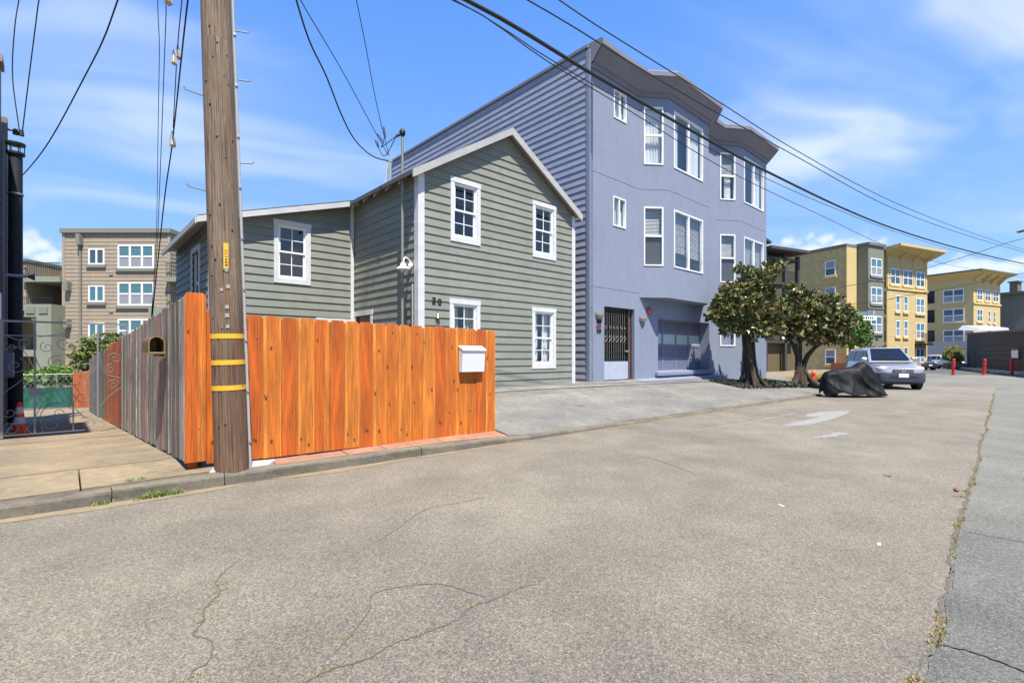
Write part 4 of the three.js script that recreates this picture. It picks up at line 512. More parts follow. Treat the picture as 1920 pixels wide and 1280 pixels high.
{
  const bl = thing('blue_building', 'three-storey blue-grey stucco building with two window bays and cornice', 'building', [12.5, 0, 10]);
  const TOP = 11.35, L = 12.7, EX = 0.225;
  const side = mesh('side_wall', wallGeo([[0, 0.1], [L, 0.1], [L, TOP], [0, TOP]], []), M.lapblue[1], bl); side.position.set(0, 0, -L); side.rotation.y = -Math.PI / 2;
  clapboards(side, 'clapboard', M.lapblue, { x0: 0, x1: L - 0.14, y0: 0.55, y1: TOP - 0.06, exp: EX, thick: 0.032 });
  mesh('side_coping', box(-0.07, 0.16, TOP + 0.001, TOP + 0.10, -L, -0.06), M.cornice, bl);
  mesh('corner_board', box(-0.04, -0.001, 0.5, TOP - 0.05, -0.14, 0.001), M.stucco, bl);
  const smalls = [[1.24, 1.95, 9.52, 10.49], [1.20, 1.92, 5.88, 6.88]], door = [0.72, 2.46, 0.6, 3.15], gar = [3.99, 8.05, 0.95, 2.92];
  mesh('front_wall', wallGeo([[0, 0.2], [8.63, 0.2], [8.63, TOP], [0, TOP]], [...smalls, [door[0], door[1], 0.62, door[3]], gar]), M.stucco, bl);
  // panel joints: shallow drip lines between storeys
  for (const y of [3.75, 7.45]) mesh('joint_bead', box(0.0, 2.74, y, y + 0.016, 0.001, 0.007), M.stucco, bl);
  const frame2 = (win, x0, x1, y0, y1, f = 0.05) => mesh('frame', merge([box(x0 + 0.001, x0 + f, y0 + 0.001, y1 - 0.001, -0.09, 0.022), box(x1 - f, x1 - 0.001, y0 + 0.001, y1 - 0.001, -0.09, 0.022), box(x0 + f, x1 - f, y1 - f, y1 - 0.001, -0.09, 0.021), box(x0 + f, x1 - f, y0 + 0.001, y0 + f, -0.09, 0.026)]), M.vinyl, win);
  const pane = (win, x0, x1, y0, y1, z) => mesh('pane', new THREE.PlaneGeometry(x1 - x0, y1 - y0).translate((x0 + x1) / 2, (y0 + y1) / 2, z), M.glass, win);
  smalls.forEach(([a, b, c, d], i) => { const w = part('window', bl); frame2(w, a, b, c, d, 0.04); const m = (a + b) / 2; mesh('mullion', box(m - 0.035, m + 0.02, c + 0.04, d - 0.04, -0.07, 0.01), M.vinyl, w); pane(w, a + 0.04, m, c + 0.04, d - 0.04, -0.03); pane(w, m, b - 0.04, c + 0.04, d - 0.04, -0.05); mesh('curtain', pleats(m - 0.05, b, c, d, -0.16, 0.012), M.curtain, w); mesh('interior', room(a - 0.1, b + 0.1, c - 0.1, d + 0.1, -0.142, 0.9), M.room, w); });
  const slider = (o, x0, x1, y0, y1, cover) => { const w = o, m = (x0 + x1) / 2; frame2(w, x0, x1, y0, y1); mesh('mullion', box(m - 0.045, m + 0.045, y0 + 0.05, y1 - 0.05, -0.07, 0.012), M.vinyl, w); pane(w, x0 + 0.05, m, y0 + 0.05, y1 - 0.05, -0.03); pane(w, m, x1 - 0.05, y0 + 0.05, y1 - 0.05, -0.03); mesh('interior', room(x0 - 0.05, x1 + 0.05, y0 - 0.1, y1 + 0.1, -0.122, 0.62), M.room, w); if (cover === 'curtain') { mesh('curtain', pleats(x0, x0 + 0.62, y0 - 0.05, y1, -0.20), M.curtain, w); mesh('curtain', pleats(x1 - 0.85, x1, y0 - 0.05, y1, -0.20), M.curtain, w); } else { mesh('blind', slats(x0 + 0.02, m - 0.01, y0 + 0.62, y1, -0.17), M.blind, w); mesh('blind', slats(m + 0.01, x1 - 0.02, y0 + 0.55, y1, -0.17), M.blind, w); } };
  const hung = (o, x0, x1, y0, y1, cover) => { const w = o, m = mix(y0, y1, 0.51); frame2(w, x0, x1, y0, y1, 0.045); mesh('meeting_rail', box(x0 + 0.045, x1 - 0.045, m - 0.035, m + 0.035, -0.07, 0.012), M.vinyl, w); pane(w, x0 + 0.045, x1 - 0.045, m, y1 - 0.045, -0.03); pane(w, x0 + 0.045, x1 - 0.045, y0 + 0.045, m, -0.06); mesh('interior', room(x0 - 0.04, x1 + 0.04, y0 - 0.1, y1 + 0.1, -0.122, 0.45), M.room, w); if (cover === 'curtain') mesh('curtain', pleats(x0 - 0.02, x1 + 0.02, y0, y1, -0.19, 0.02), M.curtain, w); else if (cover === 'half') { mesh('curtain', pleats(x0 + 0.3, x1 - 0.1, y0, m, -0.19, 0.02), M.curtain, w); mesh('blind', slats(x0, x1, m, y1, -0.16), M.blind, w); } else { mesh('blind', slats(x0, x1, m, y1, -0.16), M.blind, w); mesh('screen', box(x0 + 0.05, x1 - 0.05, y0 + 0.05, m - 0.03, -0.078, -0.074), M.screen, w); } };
  const bay = (a, b, c, d, y0, lower) => { // back-left x a, front-left b, front-right c, back-right d (B = 10 .. 9.35)
    const out = 0.65, g = part('bay', bl), fl = Math.hypot(b - a, out), ang = Math.atan2(out, b - a), ws = [[4.73, 6.83], [8.34, 10.40]], hw = 0.72, hx = (fl - hw) / 2 - 0.02;
    const lh = lower ? [[hx, hx + hw, 1.95, 2.92]] : [];
    const lw = mesh('left_facet', wallGeo(rect(0, fl, y0, TOP), [[hx, hx + hw, ...ws[0]], [hx, hx + hw, ...ws[1]], ...lh], 0.12), M.stucco, g); lw.position.set(a, 0, 0); lw.rotation.y = -ang;
    const fw = mesh('front_facet', wallGeo(rect(b, c, y0, TOP), ws.map(w => [b + 0.36, b + 0.36 + 2.18, ...w]), 0.12), M.stucco, g); fw.position.z = out;
    const rw = mesh('right_facet', wallGeo(rect(0, Math.hypot(d - c, out), y0, TOP), [], 0.12), M.stucco, g); rw.position.set(c, 0, out); rw.rotation.y = Math.atan2(out, d - c);
    for (const y of [3.75, 7.45]) if (y > y0 + 0.3) { const bd = mesh('joint_bead', box(0.02, fl - 0.01, y, y + 0.016, 0.001, 0.007), M.stucco, g); bd.position.set(a, 0, 0); bd.rotation.y = -ang; mesh('joint_bead', box(b + 0.01, c - 0.01, y, y + 0.016, out + 0.001, out + 0.007), M.stucco, g); }
    mesh('underside', new THREE.ShapeGeometry(poly([[a, 0.001], [b, out - 0.001], [c, out - 0.001], [d, 0.001]])).rotateX(Math.PI / 2).translate(0, y0 - 0.001, 0), M.stucco, g);
    [ws[1], ws[0]].forEach((w, i) => { const o1 = part('window', bl, a, 0, 0, -ang); hung(o1, hx, hx + hw, ...w, i ? 'blind' : lower ? 'half' : 'curtain'); const o2 = part('window', bl, 0, 0, out); slider(o2, b + 0.36, b + 2.54, ...w, i ? 'blind' : 'curtain'); });
    if (lower) { const o = part('window', bl, a, 0, 0, -ang); frame2(o, ...lh[0], 0.05); pane(o, lh[0][0] + 0.05, lh[0][1] - 0.05, 2.0, 2.87, -0.03); mesh('blind', box(hx, hx + hw, 1.9, 2.95, -0.19, -0.18), M.stucco, o); }
  };
  bay(2.76, 3.62, 6.66, 7.52, 3.60, false); bay(8.63, 9.62, 12.52, 13.4, 0.2, true);
  mesh('right_wall', box(13.2, 13.4, 0.2, TOP, -L, -0.12), M.stucco, bl); mesh('rear_wall', box(0, 13.4, 0.2, TOP, -L - 0.14, -L - 0.001), M.stucco, bl); mesh('flat_roof', box(0.15, 13.2, TOP - 0.3, TOP - 0.2, -L + 0.01, -0.15), M.roof, bl);
  const cor = mesh('cornice', sweep([[0, 0], [2.76, 0], [3.62, -0.65], [6.66, -0.65], [7.52, 0], [8.63, 0], [9.62, -0.65], [12.52, -0.65], [13.4, 0]], [[0.002, 10.72], [0.06, 10.72], [0.06, 10.86], [0.12, 10.88], [0.22, 11.0], [0.42, 11.22], [0.50, 11.25], [0.50, 11.40], [0.44, 11.46], [-0.2, 11.50], [-0.2, 11.36], [0.002, 11.34]]), M.cornice, bl);
  { // garage: framed panel door set back in the wall
    const g = part('garage_door', bl), z = -0.42, [x0, x1, y0, y1] = gar, rows = 4, cols = 4, slate = std(lin(0.19, 0.20, 0.31), 0.5, { map: T.lap }), fr = std(lin(0.24, 0.245, 0.345), 0.5, { map: T.lap }), frost = new THREE.MeshPhysicalMaterial({ color: lin(0.50, 0.60, 0.63), roughness: 0.16, side: THREE.DoubleSide });
    mesh('reveal', merge([box(x0 - 0.1, x0, y0, y1, z - 0.1, -0.141), box(x1, x1 + 0.1, y0, y1, z - 0.1, -0.141), box(x0 - 0.1, x1 + 0.1, y1, y1 + 0.1, z - 0.1, -0.141)]), M.stucco, g);
    for (let r = 0; r < rows; r++) for (let c = 0; c < cols; c++) { const a = x0 + (x1 - x0) * c / cols, b = x0 + (x1 - x0) * (c + 1) / cols, d = y0 + (y1 - y0) * r / rows, e = y0 + (y1 - y0) * (r + 1) / rows; mesh('door_panel', merge([box(a + 0.055, b - 0.055, d + 0.05, e - 0.05, z - 0.03, z - 0.012)]), r === 2 ? frost : slate, g); }
    for (let r = 0; r <= rows; r++) { const y = y0 + (y1 - y0) * r / rows; mesh('rail', box(x0, x1, Math.max(y0, y - 0.048), Math.min(y1, y + 0.048), z - 0.03, z + 0.006), fr, g); }
    for (let c = 0; c <= cols; c++) { const x = x0 + (x1 - x0) * c / cols; mesh('stile', box(Math.max(x0, x - 0.05), Math.min(x1, x + 0.05), y0, y1, z - 0.028, z + 0.003), fr, g); }
    mesh('threshold', rbox(x0 - 0.22, x1 + 0.08, 0.76, 0.948, -0.6, 0.16, 0.05, 3), M.stucco, g); mesh('apron', hexa([[x0 - 1.6, 0.40, 0.42], [x1 + 0.5, 0.40, 0.42], [x1 + 0.5, 0.40, 0.0], [x0 - 1.6, 0.40, 0.0], [x0 - 1.6, 0.64, 0.42], [x1 + 0.5, 0.67, 0.42], [x1 + 0.5, 0.74, 0.002], [x0 - 1.6, 0.70, 0.002]]), M.stucco, g);
  }
  { // entrance: iron security gate before a dark recess
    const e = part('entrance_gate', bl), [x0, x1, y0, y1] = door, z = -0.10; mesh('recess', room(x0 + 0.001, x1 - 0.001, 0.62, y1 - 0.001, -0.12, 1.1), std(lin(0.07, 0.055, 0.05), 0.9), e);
    mesh('gate_frame', merge([box(x0 + 0.03, x0 + 0.08, 0.66, y1 - 0.04, z - 0.02, z + 0.02), box(x1 - 0.30, x1 - 0.25, 0.66, y1 - 0.04, z - 0.02, z + 0.02)]), M.iron, e);
    mesh('side_post', box(x1 - 0.24, x1 - 0.08, 0.66, y1 - 0.02, z - 0.10, z - 0.03), std(lin(0.12, 0.06, 0.045), 0.7), e);
    for (const y of [1.42, 1.62, 1.95, 2.35, 2.62, 2.90]) mesh('gate_rail', box(x0 + 0.08, x1 - 0.25, y, y + 0.03, z - 0.012, z + 0.012), M.iron, e);
    for (let i = 0; i < 10; i++) { const x = x0 + 0.16 + i * 0.125; mesh('gate_bar', bar([x, 0.7, z], [x, y1 - 0.05, z], 0.010, 6), M.greyiron, e); }
    for (let i = 0; i < 6; i++) { const x = x0 + 0.22 + i * 0.21; mesh('scroll', tube([[x - 0.07, 2.12, z + 0.02], [x + 0.02, 2.20, z + 0.02], [x + 0.06, 2.12, z + 0.02], [x - 0.01, 2.03, z + 0.02], [x - 0.06, 1.98, z + 0.02]], 0.011, 20, 5), M.greyiron, e); mesh('rosette', new THREE.TorusGeometry(0.042, 0.010, 5, 12).translate(x, 2.47, z + 0.02), M.greyiron, e); }
    mesh('kick_panel', box(x0 + 0.07, x1 - 0.30, 0.72, 1.33, z + 0.022, z + 0.035), std(lin(0.50, 0.55, 0.66), 0.5, { map: T.lap }), e); mesh('handle', box(x1 - 0.52, x1 - 0.28, 1.66, 1.71, z + 0.02, z + 0.06), M.steel, e); mesh('door_step', box(x0, x1, 0.5, 0.63, -0.3, 0.10), M.kerb, e);
  }
  for (const x of [0.42, 2.92]) { const l = part('wall_sconce', bl, x, 2.80, 0.002); const q = []; const ring = (r, y) => [...Array(9).keys()].map(i => { const a = Math.PI * i / 8; return [r * Math.cos(a), y, r * 0.8 * Math.sin(a)]; }); const A = ring(0.15, -0.06), B = ring(0.19, 0.04), C = ring(0.19, 0.12); for (let i = 0; i < 8; i++) q.push([A[i], A[i + 1], B[i + 1], B[i]], [B[i], B[i + 1], C[i + 1], C[i]]); for (let i = 0; i < 8; i++) q.push([A[i], A[i + 1], [0, -0.06, 0], [0, -0.06, 0]], [C[i], C[i + 1], [0, 0.12, 0], [0, 0.12, 0]]); mesh('shade', quads(q), std(lin(0.27, 0.23, 0.17), 0.7), l); }
  { const n = part('wall_ornament', bl, 0.42, 2.45, 0.01); for (const [x, y, c] of [[-0.06, 0.18, 0], [0.07, 0.18, 0], [-0.07, 0.02, 1], [0.06, 0.03, 1], [-0.06, -0.12, 0], [0.06, -0.12, 0]]) mesh('glyph', new THREE.TorusGeometry(0.042, 0.017, 6, 12).translate(x, y, 0.01), c ? std(lin(0.25, 0.04, 0.08), 0.5) : M.iron, n); }
  { const a = part('alarm_bell', bl, 3.35, 3.16, 0.002); mesh('gong', new THREE.CylinderGeometry(0.12, 0.13, 0.07, 20).rotateX(Math.PI / 2).translate(0, 0, 0.05), std(lin(0.40, 0.07, 0.05), 0.4), a); mesh('hub', new THREE.SphereGeometry(0.035, 10, 8).translate(0, 0, 0.09), std(lin(0.5, 0.2, 0.12), 0.4), a); }
  mesh('rear_eave', box(13.4, 14.1, 8.75, 8.9, -3, -0.6), M.soffit, bl); mesh('rear_bay_cap', cyl(0.42, 0.42, 0.9, 20).translate(13.55, 10.2, -1.2), M.cornice, bl);
}
// ---------------------------------------------------------------- background buildings
function plainWindow(bld, x0, x1, y0, y1, z, { cols = 1, rows = 2, f = 0.06, turn = 0, ox = 0, oz = 0, sill = true, mats = [M.paneBlind, M.paneTeal], frame = M.vinyl, sillM = M.sagetrim } = {}) {
  const w = part('window', bld, ox, 0, oz, turn), fr = [box(x0, x0 + f, y0, y1, z, z + 0.06), box(x1 - f, x1, y0, y1, z, z + 0.06), box(x0 + f, x1 - f, y1 - f, y1, z, z + 0.058), box(x0 + f, x1 - f, y0, y0 + f, z, z + 0.058)];
  for (let c = 1; c < cols; c++) { const x = mix(x0, x1, c / cols); fr.push(box(x - f * 0.6, x + f * 0.6, y0 + f, y1 - f, z, z + 0.054)); }
  for (let r = 1; r < rows; r++) { const y = mix(y0, y1, r / rows); for (let c = 0; c < cols; c++) fr.push(box(mix(x0, x1, c / cols) + f, mix(x0, x1, (c + 1) / cols) - f, y - f * 0.5, y + f * 0.5, z, z + 0.05)); }
  mesh('frame', merge(fr), frame, w);
  for (let c = 0; c < cols; c++) for (let r = 0; r < rows; r++) mesh('pane', new THREE.PlaneGeometry((x1 - x0) / cols - 0.02, (y1 - y0) / rows - 0.02).translate(mix(x0, x1, (c + 0.5) / cols), mix(y0, y1, (r + 0.5) / rows), z + 0.02), mats[Math.min(r, mats.length - 1)], w);
  if (sill) mesh('sill', box(x0 - 0.12, x1 + 0.12, y0 - 0.24, y0 - 0.005, z, z + 0.14), sillM, w); return w;
}
function lapSkin(x0, x1, y0, y1, exp, holes, t = 0.03) { // many small courses joined into one skin, cut round the openings
  const l = []; for (let y = y0; y < y1; y += exp) { const yt = Math.min(y1, y + exp); let segs = [[x0, x1]]; for (const h of holes) if (h[2] < yt - 0.02 && h[3] > y + 0.02) segs = segs.flatMap(([a, b]) => [[a, Math.min(b, h[0])], [Math.max(a, h[1]), b]].filter(s => s[1] - s[0] > 0.02)); for (const [a, b] of segs) l.push(hexa([[a, y, t], [b, y, t], [b, y, 0.001], [a, y, 0.001], [a, yt, 0.006], [b, yt, 0.006], [b, yt, 0.001], [a, yt, 0.001]])); } return merge(l);
}
function railing(parent, x0, x1, y0, y1, z, turn = 0, ox = 0, oz = 0) { const r = part('railing', parent, ox, 0, oz, turn), l = []; for (let x = x0 + 0.06; x < x1; x += 0.14) l.push(box(x - 0.011, x + 0.011, y0, y1 - 0.04, z - 0.011, z + 0.011)); mesh('rail', box(x0, x1, y1 - 0.05, y1, z - 0.025, z + 0.025), M.iron, r); mesh('balusters', merge(l), M.iron, r); return r; }
{ // beige apartment block down the hill, square on to the viewer: 0.04146 m per picture unit at its distance
  const b = thing('beige_apartments', 'four-storey beige lap-sided apartment block seen over the left driveway', 'building', [0.22, -2.4, 52.05], -0.7395);
  // local x = 0 at the wide block's left edge; u -> x
  const X = u => (u - 118) * 0.04146, Y = v => 1.5 + (668 - v) * 0.04146 + 2.4;
  const holes = [[221, 289, 459, 503], [221, 289, 529, 573], [221, 289, 598, 642], [166, 196, 466, 496], [166, 196, 535, 566], [166, 196, 605, 636]].map(([a, c, d, e]) => [X(a), X(c), Y(e), Y(d)]);
  mesh('wall', box(0, X(318), 0, Y(437), -12, 0), M.beige, b); mesh('siding', lapSkin(0, X(318), 0.2, Y(437), 0.30, holes), M.beige, b).userData.kind = 'stuff';
  mesh('parapet', box(-0.15, X(318) + 0.15, Y(437), Y(429), -12.2, 0.2), M.sagetrim, b); mesh('corner_trim', box(-0.06, 0.16, 0, Y(437), 0.001, 0.06), M.beige, b); mesh('corner_trim', box(X(318) - 0.16, X(318) + 0.06, 0, Y(437), 0.001, 0.06), M.beige, b);
  holes.forEach(([x0, x1, y0, y1], i) => plainWindow(b, x0, x1, y0, y1, 0.012, i < 3 ? { cols: 3, rows: 2, f: 0.12, mats: [M.paneBlind, M.paneTeal] } : { cols: 2, rows: 1, f: 0.11, mats: [i === 3 ? M.pane : M.paneTeal] }));
  { const s = mesh('side_siding', lapSkin(0, 12, 0.2, Y(437), 0.30, []), M.beige, b); s.position.x = X(318) + 0.002; s.rotation.y = Math.PI / 2; s.userData.kind = 'stuff'; }
  mesh('downpipe', merge([bar([X(152), 0, 0.12], [X(152), Y(448), 0.12], 0.08, 8)]), M.sagetrim, b); mesh('rain_head', box(X(149), X(156), Y(460), Y(440), 0.03, 0.4), M.sagetrim, b);
  for (const v of [514, 584]) mesh('vent', box(X(205), X(212), Y(v + 2), Y(v), 0.031, 0.08), M.sagetrim, b);
  for (const [u, v] of [[126, 529], [126, 598], [140, 668]]) mesh('wall_lamp', box(X(u), X(u + 8), Y(v + 16), Y(v), 0.031, 0.42), M.sagetrim, b);
  // right set-back with balconies
  mesh('right_block', box(X(318) + 0.01, X(372), 0, Y(455), -12, -5), M.beige, b);
  for (const [v, k] of [[521, 0], [576, 1]]) { mesh('balcony_slab', box(X(314), X(358), Y(v + 8), Y(v), -5, 0.5), M.sage, b); railing(b, X(316), X(358), Y(v), Y(v - 27), 0.4); }
  mesh('right_panel', box(X(290), X(352), 0, Y(577), 0.06, 0.7), M.sage, b);
  // left set-back, balconies and sage portal
  mesh('left_block', box(X(88), -0.01, 0, Y(450), -10, -2.2), M.beige, b); mesh('siding', lapSkin(X(88), -0.02, 3, Y(450), 0.30, []), M.beige, b).position.z = -2.2; b.children.at(-1).userData.kind = 'stuff';
  mesh('left_parapet', box(X(86), -0.16, Y(450), Y(443), -10.2, -2.0), M.sagetrim, b); { const d = part('balcony_door', b); mesh('door_frame', box(X(104), X(117), Y(520), Y(478), -2.16, -2.1), M.vinyl, d); mesh('door_glass', box(X(108), X(116), Y(519), Y(482), -2.1, -2.07), M.paneTeal, d); }
  mesh('end_block', box(X(20), X(48), 0, Y(490), -6, 0.0), M.beige, b); { const s = mesh('siding', lapSkin(X(20), X(48), 0.2, Y(490), 0.30, []), M.beige, b); s.userData.kind = 'stuff'; } mesh('end_parapet', box(X(18), X(49), Y(490), Y(485), -6.2, 0.15), M.sagetrim, b);
  mesh('back_wall', box(X(48), X(88), 0, Y(490), -6, -3.4), M.beige, b); mesh('back_parapet', box(X(47), X(89), Y(491), Y(486), -6.2, -3.2), M.sagetrim, b);
  mesh('balcony_slab', box(X(47), -0.02, Y(529), Y(519), -3.4, 0.3), M.sage, b); railing(b, X(47), -0.05, Y(519), Y(493), 0.2);
  mesh('portal', merge([box(X(32), X(49), 0, Y(596), 0.061, 1.2), box(X(95), X(122), 0, Y(596), 0.061, 1.2), box(X(32), X(122), Y(596), Y(573), 0.061, 1.2), box(X(49), X(95), Y(668), Y(656), 0.1, 1.15), box(X(49), X(95), 0, Y(730), 0.1, 1.15)]), M.sage, b);
  mesh('portal_inside', box(X(49), X(95), 0, Y(597), -1.5, -0.9), M.beige, b); railing(b, X(34), X(121), Y(573), Y(560), 1.0); railing(b, X(49), X(95), Y(656), Y(640), 1.0);
  for (const u of [34, 53, 77, 100]) mesh('panel_batten', box(X(u), X(u + 16), Y(590), Y(578), 1.201, 1.26), M.sagetrim, b);
  mesh('portal_lamp', box(X(69), X(73), Y(592), Y(585), 1.201, 1.5), M.iron, b);
}
{ // yellow brick and siding apartments beyond the trees
  const b = thing('yellow_apartments', 'yellow brick and lap-sided apartment block with olive bay and sloping roof', 'building', [57.41, 0, 13.97], -0.293);
  mesh('brick_wall', box(0, 5.2, 0, 12.35, -14, 0), M.ybrick, b); mesh('brick_coping', box(-0.12, 4.0, 12.352, 12.62, -14.1, 0.1), M.cap, b); mesh('corner_pier', box(-0.06, 1.55, 0, 12.3, 0.001, 0.10), M.yellowwall, b);
  for (const [y0, y1] of [[9.66, 11.22], [6.92, 8.44], [0.69, 2.2]]) plainWindow(b, -2.05, -1.0, y0, y1, 0.0, { turn: -Math.PI / 2, oz: 0, mats: [M.pane, M.paneBlind], sillM: M.ytrim, rows: 2, f: 0.09, ox: -0.002 });
  // olive bay
  mesh('olive_bay', box(1.7, 4.35, 2.5, 12.45, 0.001, 1.1), M.olive, b); mesh('bay_cap', box(1.6, 4.45, 12.452, 12.72, -0.5, 1.25), M.cap, b); mesh('bay_base', box(0.2, 4.6, 0, 2.45, 0.101, 0.7), M.yellowwall, b);
  for (const [y0, y1] of [[9.5, 11.2], [6.73, 8.36], [3.84, 5.5]]) plainWindow(b, 2.05, 3.95, y0, y1, 1.102, { cols: 2, rows: 2, f: 0.10 });
  for (const y of [9.0, 6.2]) mesh('bay_band', box(1.68, 4.37, y, y + 0.18, 1.101, 1.16), M.sagetrim, b);
  // balcony slot
  mesh('slot_back', box(4.5, 6.4, 0, 12.4, -2.6, -2.3), M.soffit, b); mesh('slot_pier', box(4.4, 4.75, 0, 12.6, -2.3, 0.35), M.yellowwall, b);
  for (const y of [2.7, 5.5, 8.25]) { mesh('balcony_slab', box(4.76, 6.39, y, y + 0.32, -2.2, 0.3), M.kerb, b); railing(b, 4.78, 6.38, y + 0.33, y + 1.4, 0.2); }
  // siding wing
  const wh = [[7.93, 8.73, 6.26, 7.95], [9.43, 10.24, 6.26, 7.93], [11.8, 13.5, 6.2, 7.83], [7.93, 8.73, 3.6, 5.3], [9.43, 10.24, 3.6, 5.3], [11.8, 13.5, 3.4, 5.16], [7.93, 8.73, 0.9, 2.5], [9.43, 10.24, 0.9, 2.5], [11.8, 13.5, 0.4, 2.4]];
  mesh('wing_wall', box(6.4, 14.15, 0, 12.5, -12, 0.3), M.yellowwall, b); { const s = mesh('siding', lapSkin(6.45, 14.1, 0.2, 8.5, 0.24, wh), M.yellowwall, b); s.position.z = 0.3; s.userData.kind = 'stuff'; }
  for (const [x0, x1, y0, y1] of wh) plainWindow(b, x0, x1, y0, y1, 0.312, { cols: x1 - x0 > 1.2 ? 2 : 1, rows: 2, f: 0.10, sillM: M.ytrim });
  for (const [x0, x1] of [[6.95, 8.75], [9.33, 11.17], [11.8, 13.5]]) plainWindow(b, x0, x1, 9.05, 10.7, 0.312, { cols: 2, rows: 2, f: 0.09, mats: [M.pane, M.paneTeal], sillM: M.ytrim });
  mesh('belt_course', box(6.4, 14.2, 8.5, 8.72, 0.301, 0.42), M.ytrim, b); for (const x of [6.5, 8.95, 11.35, 13.7]) mesh('batten', box(x, x + 0.16, 8.75, 12.3, 0.301, 0.36), M.ytrim, b);
  railing(b, 11.6, 13.9, 2.9, 4.0, 0.95); mesh('balconette', box(11.6, 13.9, 2.72, 2.9, 0.301, 1.0), M.iron, b);
  // roof: eave tilted up and out over the wing, on brackets
  mesh('sloping_roof', hexa([[4.6, 12.52, 0.2], [14.7, 12.52, 0.2], [14.7, 12.4, -12], [4.6, 12.4, -12], [4.6, 12.80, 0.2], [14.7, 12.80, 0.2], [14.7, 12.62, -12], [4.6, 12.62, -12]]), M.cap, b);
  mesh('eave', hexa([[6.2, 12.75, 1.7], [15.0, 12.75, 1.7], [14.7, 12.0, 0.302], [6.2, 12.0, 0.302], [6.2, 12.98, 1.7], [15.0, 12.98, 1.7], [14.7, 12.82, 0.302], [6.2, 12.82, 0.302]]), M.soffit, b);
  for (const x of [8.8, 11.2, 13.6]) mesh('roof_bracket', hexa([[x, 11.6, 0.305], [x + 0.22, 11.6, 0.305], [x + 0.22, 11.6, 0.304], [x, 11.6, 0.304], [x, 12.72, 1.55], [x + 0.22, 12.72, 1.55], [x + 0.22, 12.1, 0.304], [x, 12.1, 0.304]]), M.ytrim, b);
  mesh('right_wall', box(14.16, 14.3, 0, 12.4, -12, 0.25), M.yellowwall, b); mesh('roof_vent', cyl(0.5, 0.5, 0.6, 16).translate(1.5, 12.62, -6), M.steel, b); mesh('roof_box', box(0.5, 1.5, 12.62, 13.3, -13, -12), M.kerb, b);
  mesh('red_planter', box(-0.8, -0.1, 0, 0.85, -1.0, 1.5), std(lin(0.36, 0.11, 0.05), 0.8), b);
}
{ // second yellow block further off
  const b = thing('far_yellow_apartments', 'farther yellow apartment block with flared bracketed roof behind the lot', 'building', [98.02, 0, 8.07], -0.293);
  mesh('front_wall', box(0, 8.12, 0, 13.2, -14, 0), M.yellowwall, b); const wh = [[0.94, 2.52, 6.6, 8.42], [4.29, 4.94, 6.52, 8.3], [5.9, 6.55, 6.5, 8.25]]; { const s = mesh('siding', lapSkin(0, 8.1, 0.2, 9.1, 0.28, wh), M.yellowwall, b); s.userData.kind = 'stuff'; }
  for (const q of wh) plainWindow(b, ...q, 0.012, { cols: q[1] - q[0] > 1 ? 2 : 1, rows: 2, f: 0.10, sillM: M.ytrim, mats: [M.pane, M.pane] });
  for (const q of [[0.94, 2.52], [3.32, 4.94], [5.77, 7.44]]) plainWindow(b, ...q, 9.7, 11.35, 0.012, { cols: 2, rows: 2, f: 0.10, sillM: M.ytrim, mats: [M.pane, M.pane] });
  mesh('belt_course', box(-0.05, 8.2, 9.12, 9.35, 0.031, 0.14), M.ytrim, b);
  for (const [y0, y1] of [[9.57, 11.5], [6.59, 8.6], [3.62, 5.46]]) { plainWindow(b, -3.6, -1.05, y0, y1, 0.012, { turn: -Math.PI / 2, ox: -0.002, cols: 2, rows: 2, f: 0.12, sillM: M.ytrim, mats: [M.paneBlind, M.pane] }); const d = part('balcony_opening', b, -0.002, 0, 0, -Math.PI / 2); mesh('opening', box(-6.3, -4.7, y0 + 0.1, y1 + 0.05, 0.012, 0.03), M.black, d); railing(d, -6.3, -4.7, y0 + 0.1, y0 + 1.1, 0.06); d.children.at(-1).name = 'railing'; }
  mesh('flared_roof', hexa([[-0.05, 12.9, 0.05], [8.2, 12.9, 0.05], [8.2, 12.9, -14], [-0.05, 12.9, -14], [-1.2, 13.75, 1.4], [9.6, 13.75, 1.4], [9.6, 13.65, -15], [-1.2, 13.65, -15]]), M.soffit, b); mesh('roof_edge', box(-1.3, 9.7, 13.77, 13.95, -15.1, 1.5), M.cap, b);
  for (const x of [0.2, 2.8, 5.2, 7.6]) mesh('roof_bracket', hexa([[x, 12.2, 0.032], [x + 0.25, 12.2, 0.032], [x + 0.25, 12.2, 0.031], [x, 12.2, 0.031], [x, 13.45, 1.15], [x + 0.25, 13.45, 1.15], [x + 0.25, 12.9, 0.031], [x, 12.9, 0.031]]), M.ytrim, b);
  mesh('low_annex', box(-10.5, -5.4, 0, 3.5, -6, 6), std(lin(0.55, 0.53, 0.49), 0.85, { map: T.stucco }), b);
}
